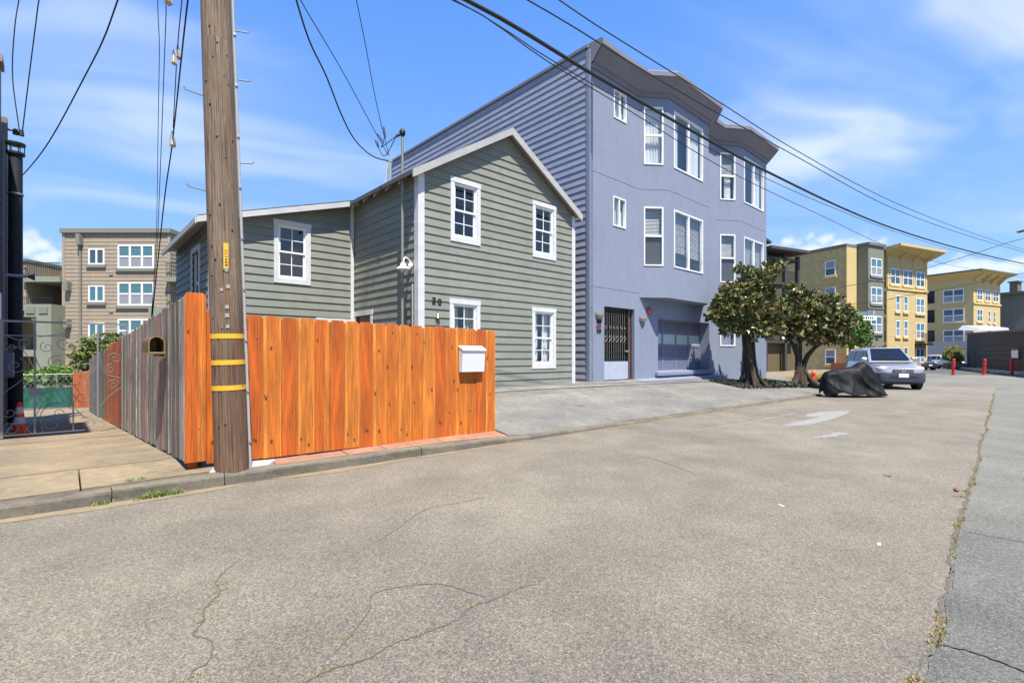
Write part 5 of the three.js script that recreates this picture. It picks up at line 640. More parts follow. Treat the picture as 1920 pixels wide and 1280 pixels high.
{ // steel stair tower and white pier between the blue-grey and yellow buildings
  const b = thing('stair_tower', 'dark steel open stair tower with balconies beside the yellow brick wall', 'stair tower', [44.6, 0, 17.9], -0.293);
  const st = std(lin(0.055, 0.05, 0.048), 0.6); for (const x of [0, 1.6, 4.2, 6.0]) mesh('column', box(x, x + 0.28, 0, 10.7, -0.15, 0.15), st, b);
  for (const y of [2.7, 5.3, 8.0, 10.2]) { mesh('landing', box(-0.6, 6.3, y, y + 0.22, -2.2, 0.10), st, b); if (y < 10) railing(b, 0, 6.2, y + 0.22, y + 1.25, 0.05); }
  mesh('tilted_roof', hexa([[-3.2, 12.9, 0.9], [1.4, 11.3, 0.9], [1.4, 11.3, -3], [-3.2, 12.9, -3], [-3.2, 13.1, 0.9], [1.4, 11.5, 0.9], [1.4, 11.5, -3], [-3.2, 13.1, -3]]), st, b); mesh('flat_roof', box(1.4, 6.6, 10.9, 11.15, -3, 0.9), st, b);
  mesh('back_wall', box(1.2, 6.2, 0, 10.2, -2.7, -2.4), M.ybrick, b); mesh('lower_wall', box(1.3, 5.8, 0, 3.0, -0.6, -0.4), std(lin(0.16, 0.12, 0.06), 0.8, { map: T.stucco }), b); mesh('white_pier', box(-1.2, 0.3, 0, 8.4, 0.3, 0.6), std(lin(0.66, 0.66, 0.66), 0.8), b); mesh('pier_window', box(-1.15, -0.45, 0.6, 2.9, 0.601, 0.63), M.pane, b);
}
{ // dark low building at the right with joint lines
  const A = [78.7, 7.03], B = [57.3, 1.76], L = 34, ang = Math.atan2(A[1] - B[1], A[0] - B[0]);
  const b = thing('dark_wall_building', 'low charcoal building with thin outline mouldings at the right edge', 'building', [A[0], 0, A[1]], ang + Math.PI);     // local x runs along the wall towards the viewer
  mesh('wall', hexa([[0, 0, 0], [L, 0, 0], [L, 0, -9], [0, 0, -9], [0, 4.05, 0], [L, 3.2, 0], [L, 3.2, -9], [0, 4.05, -9]]), M.dark, b); mesh('roof_edge', hexa([[-0.1, 4.055, 0.1], [L, 3.205, 0.1], [L, 3.205, -9.1], [-0.1, 4.055, -9.1], [-0.1, 4.25, 0.1], [L, 3.4, 0.1], [L, 3.4, -9.1], [-0.1, 4.25, -9.1]]), std(lin(0.10, 0.10, 0.12), 0.7), b);
  for (const [x0, h] of [[4.5, 2.2], [6.5, 1.8], [9.0, 1.3], [11.5, 0.8]]) mesh('outline_moulding', merge([box(x0, x0 + 0.06, 0, h, 0.001, 0.05), box(x0, 21, h, h + 0.06, 0.001, 0.05)]), std(lin(0.10, 0.10, 0.11), 0.7), b);
  const bd = thing('stone_border', 'low border of tan rocks along the charcoal wall', 'border', [A[0], 0, A[1]], ang + Math.PI); for (let i = 0; i < 46; i++) { const g = new THREE.IcosahedronGeometry(rr(0.16, 0.3), 1); const p = g.attributes.position; for (let k = 0; k < p.count; k++) { const q = 0.8 + 0.4 * hash(Math.round(p.getX(k) * 50), Math.round(p.getY(k) * 50 + p.getZ(k) * 31), i); p.setXYZ(k, p.getX(k) * 1.5 * q, p.getY(k) * 0.75 * q, p.getZ(k) * q); } g.computeVertexNormals(); const m = mesh('rock', g, std(lin(0.52, 0.40, 0.28), 0.9), bd); m.position.set(1 + i * 0.5, 0.10, 0.45 + rr(-0.12, 0.12)); m.rotation.y = rr(0, 6); }
  const aw = thing('white_canopy', 'white flat canopy roof above the charcoal building', 'canopy', [90.9, 0, 6.4], -0.74); mesh('roof_sheet', hexa([[-2.2, 4.85, 1.4], [1.9, 4.85, 1.4], [1.9, 5.1, -1.5], [-2.2, 5.1, -1.5], [-1.8, 5.2, 1.3], [1.9, 5.2, 1.3], [1.9, 5.7, -1.5], [-1.6, 5.7, -1.5]]), std(lin(0.42, 0.43, 0.45), 0.6), aw); for (const x of [-1.5, 1.5]) mesh('post', box(x, x + 0.15, 0, 5.05, -1, -0.85), M.steel, aw);
  const bb = thing('indigo_building', 'dark indigo box building behind the charcoal wall at right edge', 'building', [79, 0, 0.6], ang + Math.PI); mesh('wall', box(6, 26, 0, 6.6, -7, -1.2), std(lin(0.10, 0.11, 0.22), 0.7, { map: T.stucco }), bb); mesh('roof_edge', box(5.9, 26.1, 6.602, 6.9, -7.1, -1.1), M.dark, bb); mesh('column', box(5.4, 5.98, 0, 6.5, -1.6, -1.0), std(lin(0.06, 0.07, 0.16), 0.7), bb);
  const gh = thing('grey_house', 'grey lap-sided house with chimney behind at the far right', 'house', [112, 0, 2], -0.29);
  mesh('wall', box(-2, 14, 0, 11.2, -10, 0), std(lin(0.30, 0.30, 0.27), 0.85, { map: T.lap }), gh); { const s = mesh('siding', lapSkin(-2, 14, 4, 11, 0.3, []), std(lin(0.42, 0.41, 0.37), 0.85), gh); s.userData.kind = 'stuff'; } mesh('roof_edge', box(-2.6, 14.6, 11.202, 11.6, -10.5, 0.8), M.cap, gh);
  mesh('chimney', merge([box(2.4, 3.8, 11.6, 13.6, -4, -3), box(2.2, 4.0, 13.6, 13.8, -4.2, -2.8)]), M.kerb, gh); for (const x of [0.4, 4.2, 8]) plainWindow(gh, x, x + 1.5, 7.2, 9.6, 0.04, { cols: 2, rows: 1, f: 0.14, mats: [M.pane] }); mesh('bay', box(3.4, 6.6, 0, 10.8, 0.035, 0.9), M.sage, gh);
}
{ // left neighbour: only its edge, flue and porch shadow show
  const b = thing('neighbour_house', 'dark left neighbour house seen as a sliver at the picture edge', 'house', [-0.82, -0.3, 13.45]);
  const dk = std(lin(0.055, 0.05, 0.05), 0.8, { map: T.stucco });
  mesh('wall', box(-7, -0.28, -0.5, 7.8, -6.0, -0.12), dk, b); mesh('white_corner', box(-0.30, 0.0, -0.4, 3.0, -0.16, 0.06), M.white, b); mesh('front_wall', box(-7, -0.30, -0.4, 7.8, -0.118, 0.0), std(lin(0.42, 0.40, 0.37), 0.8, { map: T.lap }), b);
  mesh('porch_roof', box(-7, -0.05, 8.0, 8.2, -0.1, 3.85), M.roof, b); mesh('porch_post', box(-6.9, -6.7, 0.2, 7.99, 3.5, 3.7), M.white, b);
  mesh('chimney', merge([box(-0.95, -0.36, 7.6, 9.6, -6.0, -5.4), box(-1.0, -0.30, 9.6, 9.8, -6.05, -5.35)]), std(lin(0.42, 0.33, 0.24), 0.85, { map: T.brick }), b);
  mesh('corner_post', box(-0.42, -0.28, -0.5, 8.6, -6.9, -6.7), std(lin(0.20, 0.17, 0.15), 0.8), b); mesh('meter_box', rbox(-0.2, 0.02, 1.3, 1.9, -3.4, -3.0, 0.03), std(lin(0.20, 0.22, 0.27), 0.6), b);
  mesh('wire_bracket', merge([bar([-0.4, 8.3, -6.8], [0.05, 8.3, -6.8], 0.03), ...[-0.12, 0.0].map(x => new THREE.CylinderGeometry(0.05, 0.07, 0.16, 10).translate(x, 8.28, -6.8))]), M.iron, b); mesh('flood_lamp', merge([bar([-0.2, 3.9, -4.8], [0.18, 3.9, -4.8], 0.05), new THREE.ConeGeometry(0.1, 0.2, 12).rotateZ(1.57).translate(0.24, 3.9, -4.8)]), M.steel, b);
  const f = thing('flue_pipe', 'black metal flue pipe with vented cap at the left edge', 'flue', [-0.86, -0.55, 18.5]); mesh('pipe', cyl(0.15, 0.14, 7.35, 18), M.black, f); mesh('cap', merge([cyl(0.20, 0.20, 0.05, 18).translate(0, 7.62, 0), cyl(0.19, 0.19, 0.06, 18).translate(0, 7.36, 0), ...[0, 1, 2, 3, 4, 5].map(i => bar([0.17 * Math.cos(i), 7.4, 0.17 * Math.sin(i)], [0.17 * Math.cos(i), 7.64, 0.17 * Math.sin(i)], 0.012))]), M.iron, f); mesh('wall_band', cyl(0.165, 0.165, 0.05, 18).translate(0, 6.3, 0), M.steel, f);
}
{ // end of the driveway: chain link with green sheet, short orange fence, parked dark car behind
  const f = thing('tarp_fence', 'chain-link fence draped with green tarp at the driveway end', 'fence', [-2.6, -1.05, 33.5], 0);
  const q = []; for (let i = 0; i < 40; i++) for (let j = 0; j < 4; j++) { const g = (a, c) => [a * 0.125, 0.05 + c * 0.24, 0.06 * Math.sin(a * 0.9) + 0.05 * fbm(a * 0.7, c, 0, 3, 2)]; q.push([g(i, j), g(i + 1, j), g(i + 1, j + 1), g(i, j + 1)]); } mesh('tarp', quads(q), std(lin(0.02, 0.115, 0.085), 0.6), f);
  for (let x = 0; x <= 5; x += 1.25) mesh('post', cyl(0.03, 0.03, 1.75, 8).translate(x, 0, -0.08), M.steel, f); const ch = []; for (let i = 0; i < 24; i++) { ch.push(bar([i * 0.21, 0.98, -0.06], [i * 0.21 + 0.4, 1.62, -0.06], 0.007, 4), bar([i * 0.21 + 0.4, 0.98, -0.07], [i * 0.21, 1.62, -0.07], 0.007, 4)); } mesh('mesh_wire', merge(ch), M.steel, f).userData.kind = 'stuff'; mesh('top_rail', bar([0, 1.66, -0.07], [5, 1.66, -0.07], 0.02), M.steel, f);
  const o = thing('short_fence', 'short rust-orange plank fence closing the driveway end', 'fence', [0.45, -0.98, 30.2]); for (let i = 0; i < 6; i++) { const p = mesh('plank', boardGeo(0.2, 1.8), M.oldorange[i % 2], o); p.position.x = i * 0.207; }
}
// ---------------------------------------------------------------- trees and shrubs
const leafShape = (l, w, curl = 0.12) => { const v = []; const p = [[0, 0, 0], [w * 0.42, l * 0.3, 0.02], [w * 0.5, l * 0.55, 0.04], [0, l, -curl * l]], m = [[0, l * 0.3, -0.012 * 3], [0, l * 0.55, -0.012 * 3]]; const L = a => [-a[0], a[1], a[2]]; const T3 = (a, b, c) => v.push(...a, ...b, ...c); T3(p[0], p[1], m[0]); T3(p[1], p[2], m[1]); T3(p[1], m[1], m[0]); T3(p[2], p[3], m[1]); T3(p[0], m[0], L(p[1])); T3(L(p[1]), m[1], L(p[2])); T3(L(p[1]), m[0], m[1]); T3(L(p[2]), m[1], p[3]); const g = new THREE.BufferGeometry(); g.setAttribute('position', new THREE.Float32BufferAttribute(v, 3)); g.computeVertexNormals(); return g; };
T.bark = tex(512, 512, [0.8, 1.2], (u, v, i, j) => { const g = fbm(u * 40, v * 6, 40, 7, 4), k = 0.45 + g * 0.9 + (hash(i, j, 2) - 0.5) * 0.2; return [74 * k, 62 * k, 50 * k]; });
M.bark = std(0xffffff, 0.95, { map: T.bark, bumpMap: T.bark, bumpScale: 0.02 });
function limb(pts, r0, r1, seg = 14, rad = 9) { const c = new THREE.CatmullRomCurve3(pts.map(p => new THREE.Vector3(...p))), g = new THREE.TubeGeometry(c, seg, 1, rad, false), p = g.attributes.position, uv = g.attributes.uv; for (let i = 0; i <= seg; i++) { const q = c.getPointAt(i / seg), r = mix(r0, r1, Math.pow(i / seg, 0.8)); for (let k = 0; k <= rad; k++) { const n = i * (rad + 1) + k, j = r * (0.85 + 0.3 * hash(k % rad, i, 3)); p.setXYZ(n, q.x + (p.getX(n) - q.x) * j, q.y + (p.getY(n) - q.y) * j, q.z + (p.getZ(n) - q.z) * j); uv.setXY(n, k / rad * r0 * 6, i / seg * c.getLength()); } } g.computeVertexNormals(); return g; }
function foliage(name, tree, blobs, nClus, perClus, leaf, mat, colours, { spread = 0.10, up = 0.5, shell = 0.62, scale = [0.75, 1.25] } = {}) {
  const n = nClus * perClus, im = new THREE.InstancedMesh(leaf, mat, n), o = new THREE.Object3D(), c = new THREE.Color(), vol = blobs.map(b => b[3] * b[4] * b[5]), tot = vol.reduce((a, b) => a + b, 0), d = new THREE.Vector3(), dir = new THREE.Vector3(), Y = new THREE.Vector3(0, 1, 0), q = new THREE.Quaternion(), q2 = new THREE.Quaternion(); let k = 0;
  for (let i = 0; i < nClus; i++) {
    let t = rnd() * tot, b = 0; while (b < blobs.length - 1 && (t -= vol[b]) > 0) b++; const B = blobs[b];
    d.set(rr(-1, 1), rr(-1, 1), rr(-1, 1)); while (d.lengthSq() > 1) d.set(rr(-1, 1), rr(-1, 1), rr(-1, 1)); const L = d.length(); d.multiplyScalar(Math.pow(L, shell) / L * (rnd() < 0.16 ? rr(1.1, 1.42) : 1));
    const cx = B[0] + d.x * B[3], cy = B[1] + d.y * B[4], cz = B[2] + d.z * B[5], ax = d.clone().add(new THREE.Vector3(rr(-0.5, 0.5), up, rr(-0.5, 0.5))).normalize(), tone = rnd();
    for (let j = 0; j < perClus; j++) {
      const az = j / perClus * 6.283 + rr(-0.4, 0.4), el = rr(0.1, 1.1); dir.set(Math.cos(az) * Math.cos(el), Math.sin(el), Math.sin(az) * Math.cos(el)).applyQuaternion(q.setFromUnitVectors(Y, ax));
      o.position.set(cx + rr(-spread, spread) * 0.3, cy + rr(-spread, spread) * 0.3, cz + rr(-spread, spread) * 0.3); o.quaternion.setFromUnitVectors(Y, dir).multiply(q2.setFromAxisAngle(Y, rr(0, 6.283))); o.scale.setScalar(rr(...scale)); o.updateMatrix(); im.setMatrixAt(k, o.matrix);
      const col = colours[Math.floor(clamp(tone * 0.7 + rnd() * 0.3, 0, 0.999) * colours.length)], s = rr(0.8, 1.25); im.setColorAt(k++, c.setRGB(col[0] * s, col[1] * s, col[2] * s));
    }
  }
  im.name = name; im.castShadow = im.receiveShadow = true; tree.add(im); im.userData.kind = 'stuff'; return im;
}
const glossy = new THREE.MeshPhysicalMaterial({ color: 0xffffff, roughness: 0.30, side: THREE.DoubleSide }), soft = new THREE.MeshPhysicalMaterial({ color: 0xffffff, roughness: 0.85, transmission: 0.25, thickness: 0, side: THREE.DoubleSide });
const magLeaf = leafShape(0.22, 0.085), magCol = [[0.085, 0.104, 0.036], [0.115, 0.135, 0.046], [0.10, 0.122, 0.042], [0.18, 0.185, 0.065], [0.24, 0.23, 0.08], [0.14, 0.15, 0.052], [0.24, 0.15, 0.055], [0.28, 0.18, 0.07]];
{
  const t = thing('magnolia_tree', 'bushy dark-leaved magnolia with ribbed trunk before the blue-grey building', 'tree', [20.1, 0.34, 8.05], -0.74);
  mesh('trunk', merge([...[...Array(11).keys()].map(i => { const a = i * 0.57, r = 0.08 + 0.17 * (0.5 + 0.5 * Math.cos(i * 2.1)); return limb([[Math.cos(a) * r * 2.3, -0.05, Math.sin(a) * r * 1.5], [Math.cos(a) * r * 1.15 - 0.05, 0.45, Math.sin(a) * r], [Math.cos(a + 0.3) * r * 0.85 - 0.10, 1.1, Math.sin(a) * r * 0.8], [Math.cos(a + 0.4) * r * 0.9 - 0.15, 2.1, Math.sin(a) * r * 0.8]], 0.075, 0.05); })]), M.bark, t);
  mesh('limb', limb([[-0.15, 1.9, 0], [-0.6, 2.5, 0.1], [-1.1, 2.9, 0.2]], 0.07, 0.03), M.bark, t); mesh('limb', limb([[-0.1, 1.9, 0], [-0.1, 2.8, 0], [0.0, 3.7, 0]], 0.09, 0.03), M.bark, t); mesh('limb', limb([[-0.1, 1.9, 0], [0.4, 2.6, 0.1], [0.7, 3.5, 0.2]], 0.08, 0.03), M.bark, t); mesh('limb', limb([[-0.15, 2.0, 0], [-0.4, 2.9, -0.4], [-0.6, 3.5, -0.5]], 0.07, 0.03), M.bark, t);
  foliage('crown', t, [[-0.55, 3.0, 0, 0.95, 0.7, 0.8], [-1.25, 2.75, 0.2, 0.55, 0.30, 0.5], [-1.6, 2.62, 0.2, 0.25, 0.15, 0.2], [0.25, 2.75, 0.1, 0.75, 0.42, 0.7], [-0.5, 3.75, 0, 0.62, 0.42, 0.6], [-1.0, 3.45, 0.1, 0.45, 0.4, 0.4], [0.15, 4.05, 0.1, 0.5, 0.42, 0.45], [0.6, 4.45, 0.2, 0.38, 0.32, 0.3], [-0.25, 4.5, 0.1, 0.3, 0.28, 0.3], [1.0, 4.65, 0.2, 0.22, 0.2, 0.2], [-0.8, 2.3, 0.2, 0.5, 0.26, 0.45], [0.15, 3.35, 0.1, 0.6, 0.6, 0.6], [0.75, 2.95, 0.2, 0.4, 0.35, 0.4], [-0.1, 2.25, 0.3, 0.55, 0.3, 0.4], [0.5, 2.2, 0.3, 0.5, 0.3, 0.4]], 600, 9, magLeaf, glossy, magCol, { scale: [0.6, 1.35] });
}
{
  const t = thing('magnolia_tree', 'magnolia with forked slanting trunks between the covered motorcycle and the ribbed magnolia', 'tree', [23.3, 0.28, 7.35], -0.74);
  mesh('trunk', merge([limb([[0.05, -0.08, 0], [-0.02, 0.4, 0], [-0.05, 1.0, 0], [-0.3, 1.7, 0.05], [-0.8, 2.3, 0.1]], 0.19, 0.05), limb([[0.15, -0.08, 0.05], [0.12, 0.6, 0], [0.30, 1.2, 0], [0.75, 1.75, 0.1], [1.2, 2.3, 0.2]], 0.15, 0.05), limb([[0.02, 0.5, 0], [0.06, 1.3, -0.1], [0.1, 2.2, -0.1], [0.1, 3.2, -0.1]], 0.10, 0.04), limb([[-0.35, -0.06, 0.1], [-0.15, 0.35, 0.05], [-0.02, 0.9, 0]], 0.16, 0.10), limb([[0.75, -0.06, 0.1], [0.4, 0.25, 0.05], [0.12, 0.7, 0]], 0.17, 0.10)]), M.bark, t);
  foliage('crown', t, [[0.25, 2.7, 0, 0.95, 0.6, 0.8], [-0.8, 2.75, 0, 0.7, 0.5, 0.6], [-0.1, 3.4, 0, 0.65, 0.45, 0.55], [0.35, 3.85, 0, 0.45, 0.36, 0.4], [-0.35, 3.95, 0.1, 0.35, 0.25, 0.3], [1.2, 2.75, 0.2, 0.6, 0.42, 0.55], [-1.35, 2.45, 0.1, 0.45, 0.35, 0.4], [0.8, 2.1, 0.2, 0.65, 0.28, 0.5], [1.6, 3.05, 0.2, 0.40, 0.28, 0.35], [1.75, 2.3, 0.2, 0.32, 0.22, 0.3], [0.85, 3.35, 0.1, 0.45, 0.35, 0.4], [-0.45, 2.1, 0.2, 0.5, 0.25, 0.4], [1.75, 2.75, 0.2, 0.45, 0.36, 0.4], [1.5, 2.1, 0.3, 0.5, 0.28, 0.4], [1.2, 3.5, 0.2, 0.45, 0.3, 0.4], [-1.0, 3.2, 0.1, 0.5, 0.35, 0.4]], 640, 9, magLeaf, glossy, magCol, { scale: [0.7, 1.3] });
  foliage('blossom', t, [[0.5, 2.3, 0.7, 1.0, 0.4, 0.3]], 3, 7, leafShape(0.11, 0.08), soft, [[0.62, 0.45, 0.33]]);
}
const smallLeaf = leafShape(0.10, 0.05);
{
  const t = thing('round_tree', 'bright green clipped round tree before the yellow building', 'tree', [37.7, 0.2, 8.94], -0.74);
  mesh('trunk', limb([[0, 0, 0], [0.05, 1, 0], [0, 2.2, 0]], 0.12, 0.07), M.bark, t); foliage('crown', t, [[0, 3.0, 0, 1.0, 0.75, 0.9], [0.4, 2.45, 0.1, 0.85, 0.55, 0.7], [-0.6, 2.6, 0, 0.8, 0.55, 0.7], [0.1, 3.75, 0, 0.6, 0.45, 0.6], [-0.9, 3.3, 0.1, 0.6, 0.45, 0.5], [0.85, 3.2, 0, 0.45, 0.35, 0.4], [-1.4, 2.9, 0.2, 0.5, 0.4, 0.5]], 900, 8, leafShape(0.13, 0.07), soft, [[0.12, 0.24, 0.03], [0.16, 0.30, 0.04], [0.09, 0.19, 0.025], [0.20, 0.33, 0.05]]);
}
{
  const t = thing('garden_shrub', 'rounded yellow-green shrub beyond the gate before the beige block', 'shrub', [1.55, -0.5, 31.6]);
  mesh('stem', merge([limb([[0, 0, 0], [0.1, 0.9, 0], [0.4, 1.7, 0]], 0.07, 0.03), limb([[0, 0, 0], [-0.2, 0.8, 0.1], [-0.6, 1.6, 0.2]], 0.07, 0.03)]), M.bark, t);
  foliage('foliage', t, [[0.2, 2.25, 0, 1.05, 0.75, 0.9], [-0.55, 1.9, 0, 0.7, 0.65, 0.7], [0.8, 2.0, 0.1, 0.7, 0.6, 0.6], [0.1, 2.8, 0, 0.65, 0.4, 0.5], [0, 1.5, 0, 0.9, 0.5, 0.7]], 620, 8, smallLeaf, soft, [[0.12, 0.20, 0.035], [0.17, 0.25, 0.045], [0.09, 0.15, 0.03], [0.32, 0.30, 0.08], [0.22, 0.27, 0.06]], { scale: [0.8, 1.6] });
  const h = thing('clipped_hedge', 'low bright green hedge in front of the beige portal', 'hedge', [-0.55, -0.75, 36.5]);
  foliage('foliage', h, [[0.1, 1.15, 0, 1.0, 0.42, 0.6], [-0.9, 1.1, 0.3, 0.7, 0.36, 0.5], [1.0, 1.15, -0.2, 0.8, 0.40, 0.5], [0.5, 1.45, 0, 0.7, 0.25, 0.4]], 480, 8, smallLeaf, soft, [[0.18, 0.34, 0.03], [0.24, 0.42, 0.05], [0.13, 0.26, 0.02]], { scale: [0.8, 1.5] }); mesh('stem', merge([limb([[-0.5, 0, 0], [-0.5, 1.1, 0]], 0.05, 0.03), limb([[0.6, 0, 0], [0.6, 1.1, 0]], 0.05, 0.03)]), M.bark, h);
  const p = thing('planting_bed', 'leafy olive-green planting beside the charcoal wall', 'shrub', [80.5, 0, 8.4]); mesh('planter_wall', box(-1.8, 1.6, 0, 0.7, -0.8, 1.3), M.conc, p); foliage('foliage', p, [[-0.3, 1.6, 0, 1.5, 0.8, 0.8], [0.9, 2.1, 0, 0.9, 0.7, 0.7], [-1.2, 1.3, 0.4, 0.9, 0.5, 0.5]], 260, 8, leafShape(0.3, 0.12), soft, [[0.16, 0.20, 0.05], [0.24, 0.25, 0.07], [0.36, 0.27, 0.10]]);
}
{ // dark ivy and mulch at the foot of the trees
  const n = 5200, im = new THREE.InstancedMesh(leafShape(0.09, 0.06), std(0xffffff, 0.6), n), o = new THREE.Object3D(), c = new THREE.Color();
  for (let i = 0; i < n; i++) { const u = rnd(), x = mix(18.6, 24.9, u), b = 8.25 - (x - 20) * 0.15 + (rnd() + rnd() - 1) * 0.75, h = 0.16 * Math.exp(-Math.pow((x - 21.9) / 1.5, 2)) * rnd(); o.position.set(x, courtY(x, b) + 0.01 + h, -b); o.rotation.set(rr(0.9, 1.8), rr(0, 6.3), rr(-0.5, 0.5)); o.scale.setScalar(rr(0.6, 1.3)); o.updateMatrix(); im.setMatrixAt(i, o.matrix); const k = rnd(); im.setColorAt(i, c.setRGB(mix(0.035, 0.10, k), mix(0.05, 0.09, k), mix(0.035, 0.06, k))); }
  im.name = 'ground_cover'; im.castShadow = true; scene.add(im); tag(im, 'dark leaf litter and ivy around the magnolia trunks', 'ground cover', null, 'stuff');
}
// ---------------------------------------------------------------- vehicles (local +x forward, y up, +z to the right)
function loft(st) { // stations [x, rows of [y, halfWidth]] -> closed skin mirrored in z
  const q = [], R = st.map(([x, rows]) => [...rows.map(([y, w]) => [x, y, w]), ...rows.slice().reverse().map(([y, w]) => [x, y, -w])]);
  for (let i = 0; i < R.length - 1; i++) for (let k = 0; k < R[0].length; k++) { const l = (k + 1) % R[0].length; q.push([R[i][k], R[i + 1][k], R[i + 1][l], R[i][l]]); }
  for (const A of [R[0], R[R.length - 1]]) { const n = A.length / 2; for (let k = 0; k < n - 1; k++) q.push([A[k], A[k + 1], A[A.length - 2 - k], A[A.length - 1 - k]]); }
  return metricUV(toCreasedNormals(quads(q), 0.6));
}
function wheel(parent, x, z, r, side) { const w = part('wheel', parent, x, r, z); mesh('tyre', new THREE.LatheGeometry([[r * 0.62, -0.10], [r * 0.92, -0.11], [r, -0.075], [r, 0.075], [r * 0.92, 0.11], [r * 0.62, 0.10]].map(p => new THREE.Vector2(...p)), 28).rotateX(Math.PI / 2), M.tyre, w); const s = [mesh('rim', merge([new THREE.CylinderGeometry(r * 0.63, r * 0.63, 0.06, 24).rotateX(Math.PI / 2).translate(0, 0, side * 0.03), ...[0, 1, 2, 3, 4].map(i => box(-0.03, 0.03, 0.04, r * 0.6, side * 0.06, side * 0.085).rotateZ(i * 1.2566))]), M.steel, w)]; }
const carGlass = new THREE.MeshPhysicalMaterial({ color: lin(0.012, 0.018, 0.03), roughness: 0.06, ior: 1.42, side: THREE.DoubleSide });
function suv(o, paint, { L = 4.55, Wd = 0.89, Ht = 1.68, dark = M.black, hood = 1.02, glass = carGlass, wheelR = 0.335 } = {}) {
  const f = L / 2, b = -L / 2, belt = hood + 0.04;
  const row = (yb, ym, yt, wb, wm, wt) => [[yb, wb], [yb + 0.02, wb + 0.02], [mix(yb, ym, 0.5), wm - 0.01], [ym, wm], [yt - 0.05, wt + 0.03], [yt, wt]];
  mesh('body', loft([[f - 0.01, row(0.42, 0.60, 0.70, 0.50, 0.62, 0.52)], [f - 0.10, row(0.34, 0.64, 0.84, 0.68, 0.78, 0.66)], [f - 0.30, row(0.30, 0.70, 0.92, 0.76, Wd - 0.03, 0.72)], [f - 0.75, row(0.30, 0.74, hood - 0.04, 0.78, Wd, 0.76)], [f - 1.25, row(0.30, 0.76, hood, 0.78, Wd, 0.80)], [0.2, row(0.30, 0.78, belt, 0.78, Wd, 0.83)], [b + 0.9, row(0.30, 0.80, belt + 0.02, 0.78, Wd, 0.83)], [b + 0.25, row(0.34, 0.80, belt + 0.02, 0.76, Wd - 0.02, 0.80)], [b, row(0.45, 0.78, belt - 0.02, 0.66, Wd - 0.12, 0.70)]]), paint, o);
  const xs = f - 1.22, xr = f - 1.95, xe = b + 0.30, xt = b + 0.10, wT = 0.62, wB = 0.815;
  mesh('cabin', loft([[xs, [[belt - 0.02, wB], [belt + 0.01, wB], [belt + 0.02, wB - 0.1]]], [xr, [[belt - 0.02, wB], [Ht - 0.07, wT + 0.02], [Ht - 0.01, wT - 0.08]]], [mix(xr, xe, 0.5), [[belt - 0.02, wB], [Ht - 0.05, wT + 0.02], [Ht, wT - 0.08]]], [xe, [[belt - 0.02, wB - 0.01], [Ht - 0.07, wT + 0.01], [Ht - 0.03, wT - 0.09]]], [xt, [[belt - 0.02, wB - 0.05], [belt + 0.05, wB - 0.06], [belt + 0.07, wB - 0.2]]]]), paint, o);
  const lerp3 = (a, c, t) => a.map((v, i) => mix(v, c[i], t)), e = 0.012;
  // windscreen: lies on the slope from cowl to roof
  mesh('windscreen', quads([[[xs - 0.06, belt + 0.06, -wB + 0.12], [xs - 0.06, belt + 0.06, wB - 0.12], [xr + 0.02, Ht - 0.085, wT - 0.06], [xr + 0.02, Ht - 0.085, -wT + 0.06]].map(([x, y, z]) => [x + 0.035, y + 0.035, z])]), glass, o);
  for (const s of [-1, 1]) { const at = (x, y) => [x, y, s * (mix(wB, wT + 0.02, (y - belt) / (Ht - 0.07 - belt)) + e)]; const yl = belt + 0.03, yh = Ht - 0.13; mesh('side_window', quads([[at(xs - 0.22, yl), at(xs - 1.0, yl), at(xs - 1.0, yh), at(xr - 0.05, yh)]]), glass, o); mesh('side_window', quads([[at(xs - 1.08, yl), at(xs - 1.9, yl), at(xs - 1.9, yh), at(xs - 1.08, yh)]]), glass, o); mesh('side_window', quads([[at(xs - 1.98, yl), at(xe - 0.02, yl), at(xe + 0.08, yh), at(xs - 1.98, yh)]]), glass, o);
    mesh('mirror', rbox(xs - 0.32, xs - 0.16, belt + 0.02, belt + 0.19, s * 0.92 - 0.11, s * 0.92 + 0.11, 0.04, 3), paint, o);
    mesh('headlight', new THREE.SphereGeometry(0.5, 18, 12).scale(0.36, 0.22, 0.42).rotateY(s * 0.55).translate(f - 0.26, 0.80, s * 0.60), std(lin(0.62, 0.62, 0.60), 0.12, { metalness: 0.2 }), o); mesh('indicator', new THREE.SphereGeometry(0.5, 12, 8).scale(0.16, 0.12, 0.14).rotateY(s * 0.5).translate(f - 0.34, 0.83, s * 0.78), std(lin(0.75, 0.25, 0.06), 0.25), o);
    for (const x of [f - 0.86, b + 0.84]) { wheel(o, x, s * 0.76, wheelR, s); mesh('wheel_arch', new THREE.TorusGeometry(wheelR + 0.055, 0.045, 8, 18, Math.PI).translate(x, wheelR, s * 0.845), dark, o); mesh('arch_liner', new THREE.CylinderGeometry(wheelR + 0.04, wheelR + 0.04, 0.20, 20, 1, false, -Math.PI / 2, Math.PI).rotateX(Math.PI / 2).translate(x, wheelR, s * 0.775), M.black, o); }
    mesh('sill_cladding', rbox(b + 0.9, f - 1.0, 0.26, 0.46, s * 0.82 - 0.05, s * 0.82 + 0.05, 0.03), dark, o); mesh('tail_light', box(b + 0.06, b + 0.22, 0.95, 1.35, s * 0.70 - 0.06, s * 0.70 + 0.06), M.red, o); }
  mesh('bumper', loft([[f + 0.045, [[0.30, 0.50], [0.36, 0.57], [0.60, 0.57], [0.645, 0.50]]], [f - 0.05, [[0.25, 0.70], [0.33, 0.77], [0.63, 0.78], [0.68, 0.72]]], [f - 0.42, [[0.24, 0.84], [0.32, 0.895], [0.64, 0.90], [0.70, 0.84]]]]), dark, o); mesh('undertray', box(b + 0.3, f - 0.12, 0.20, 0.34, -0.68, 0.68), M.black, o);
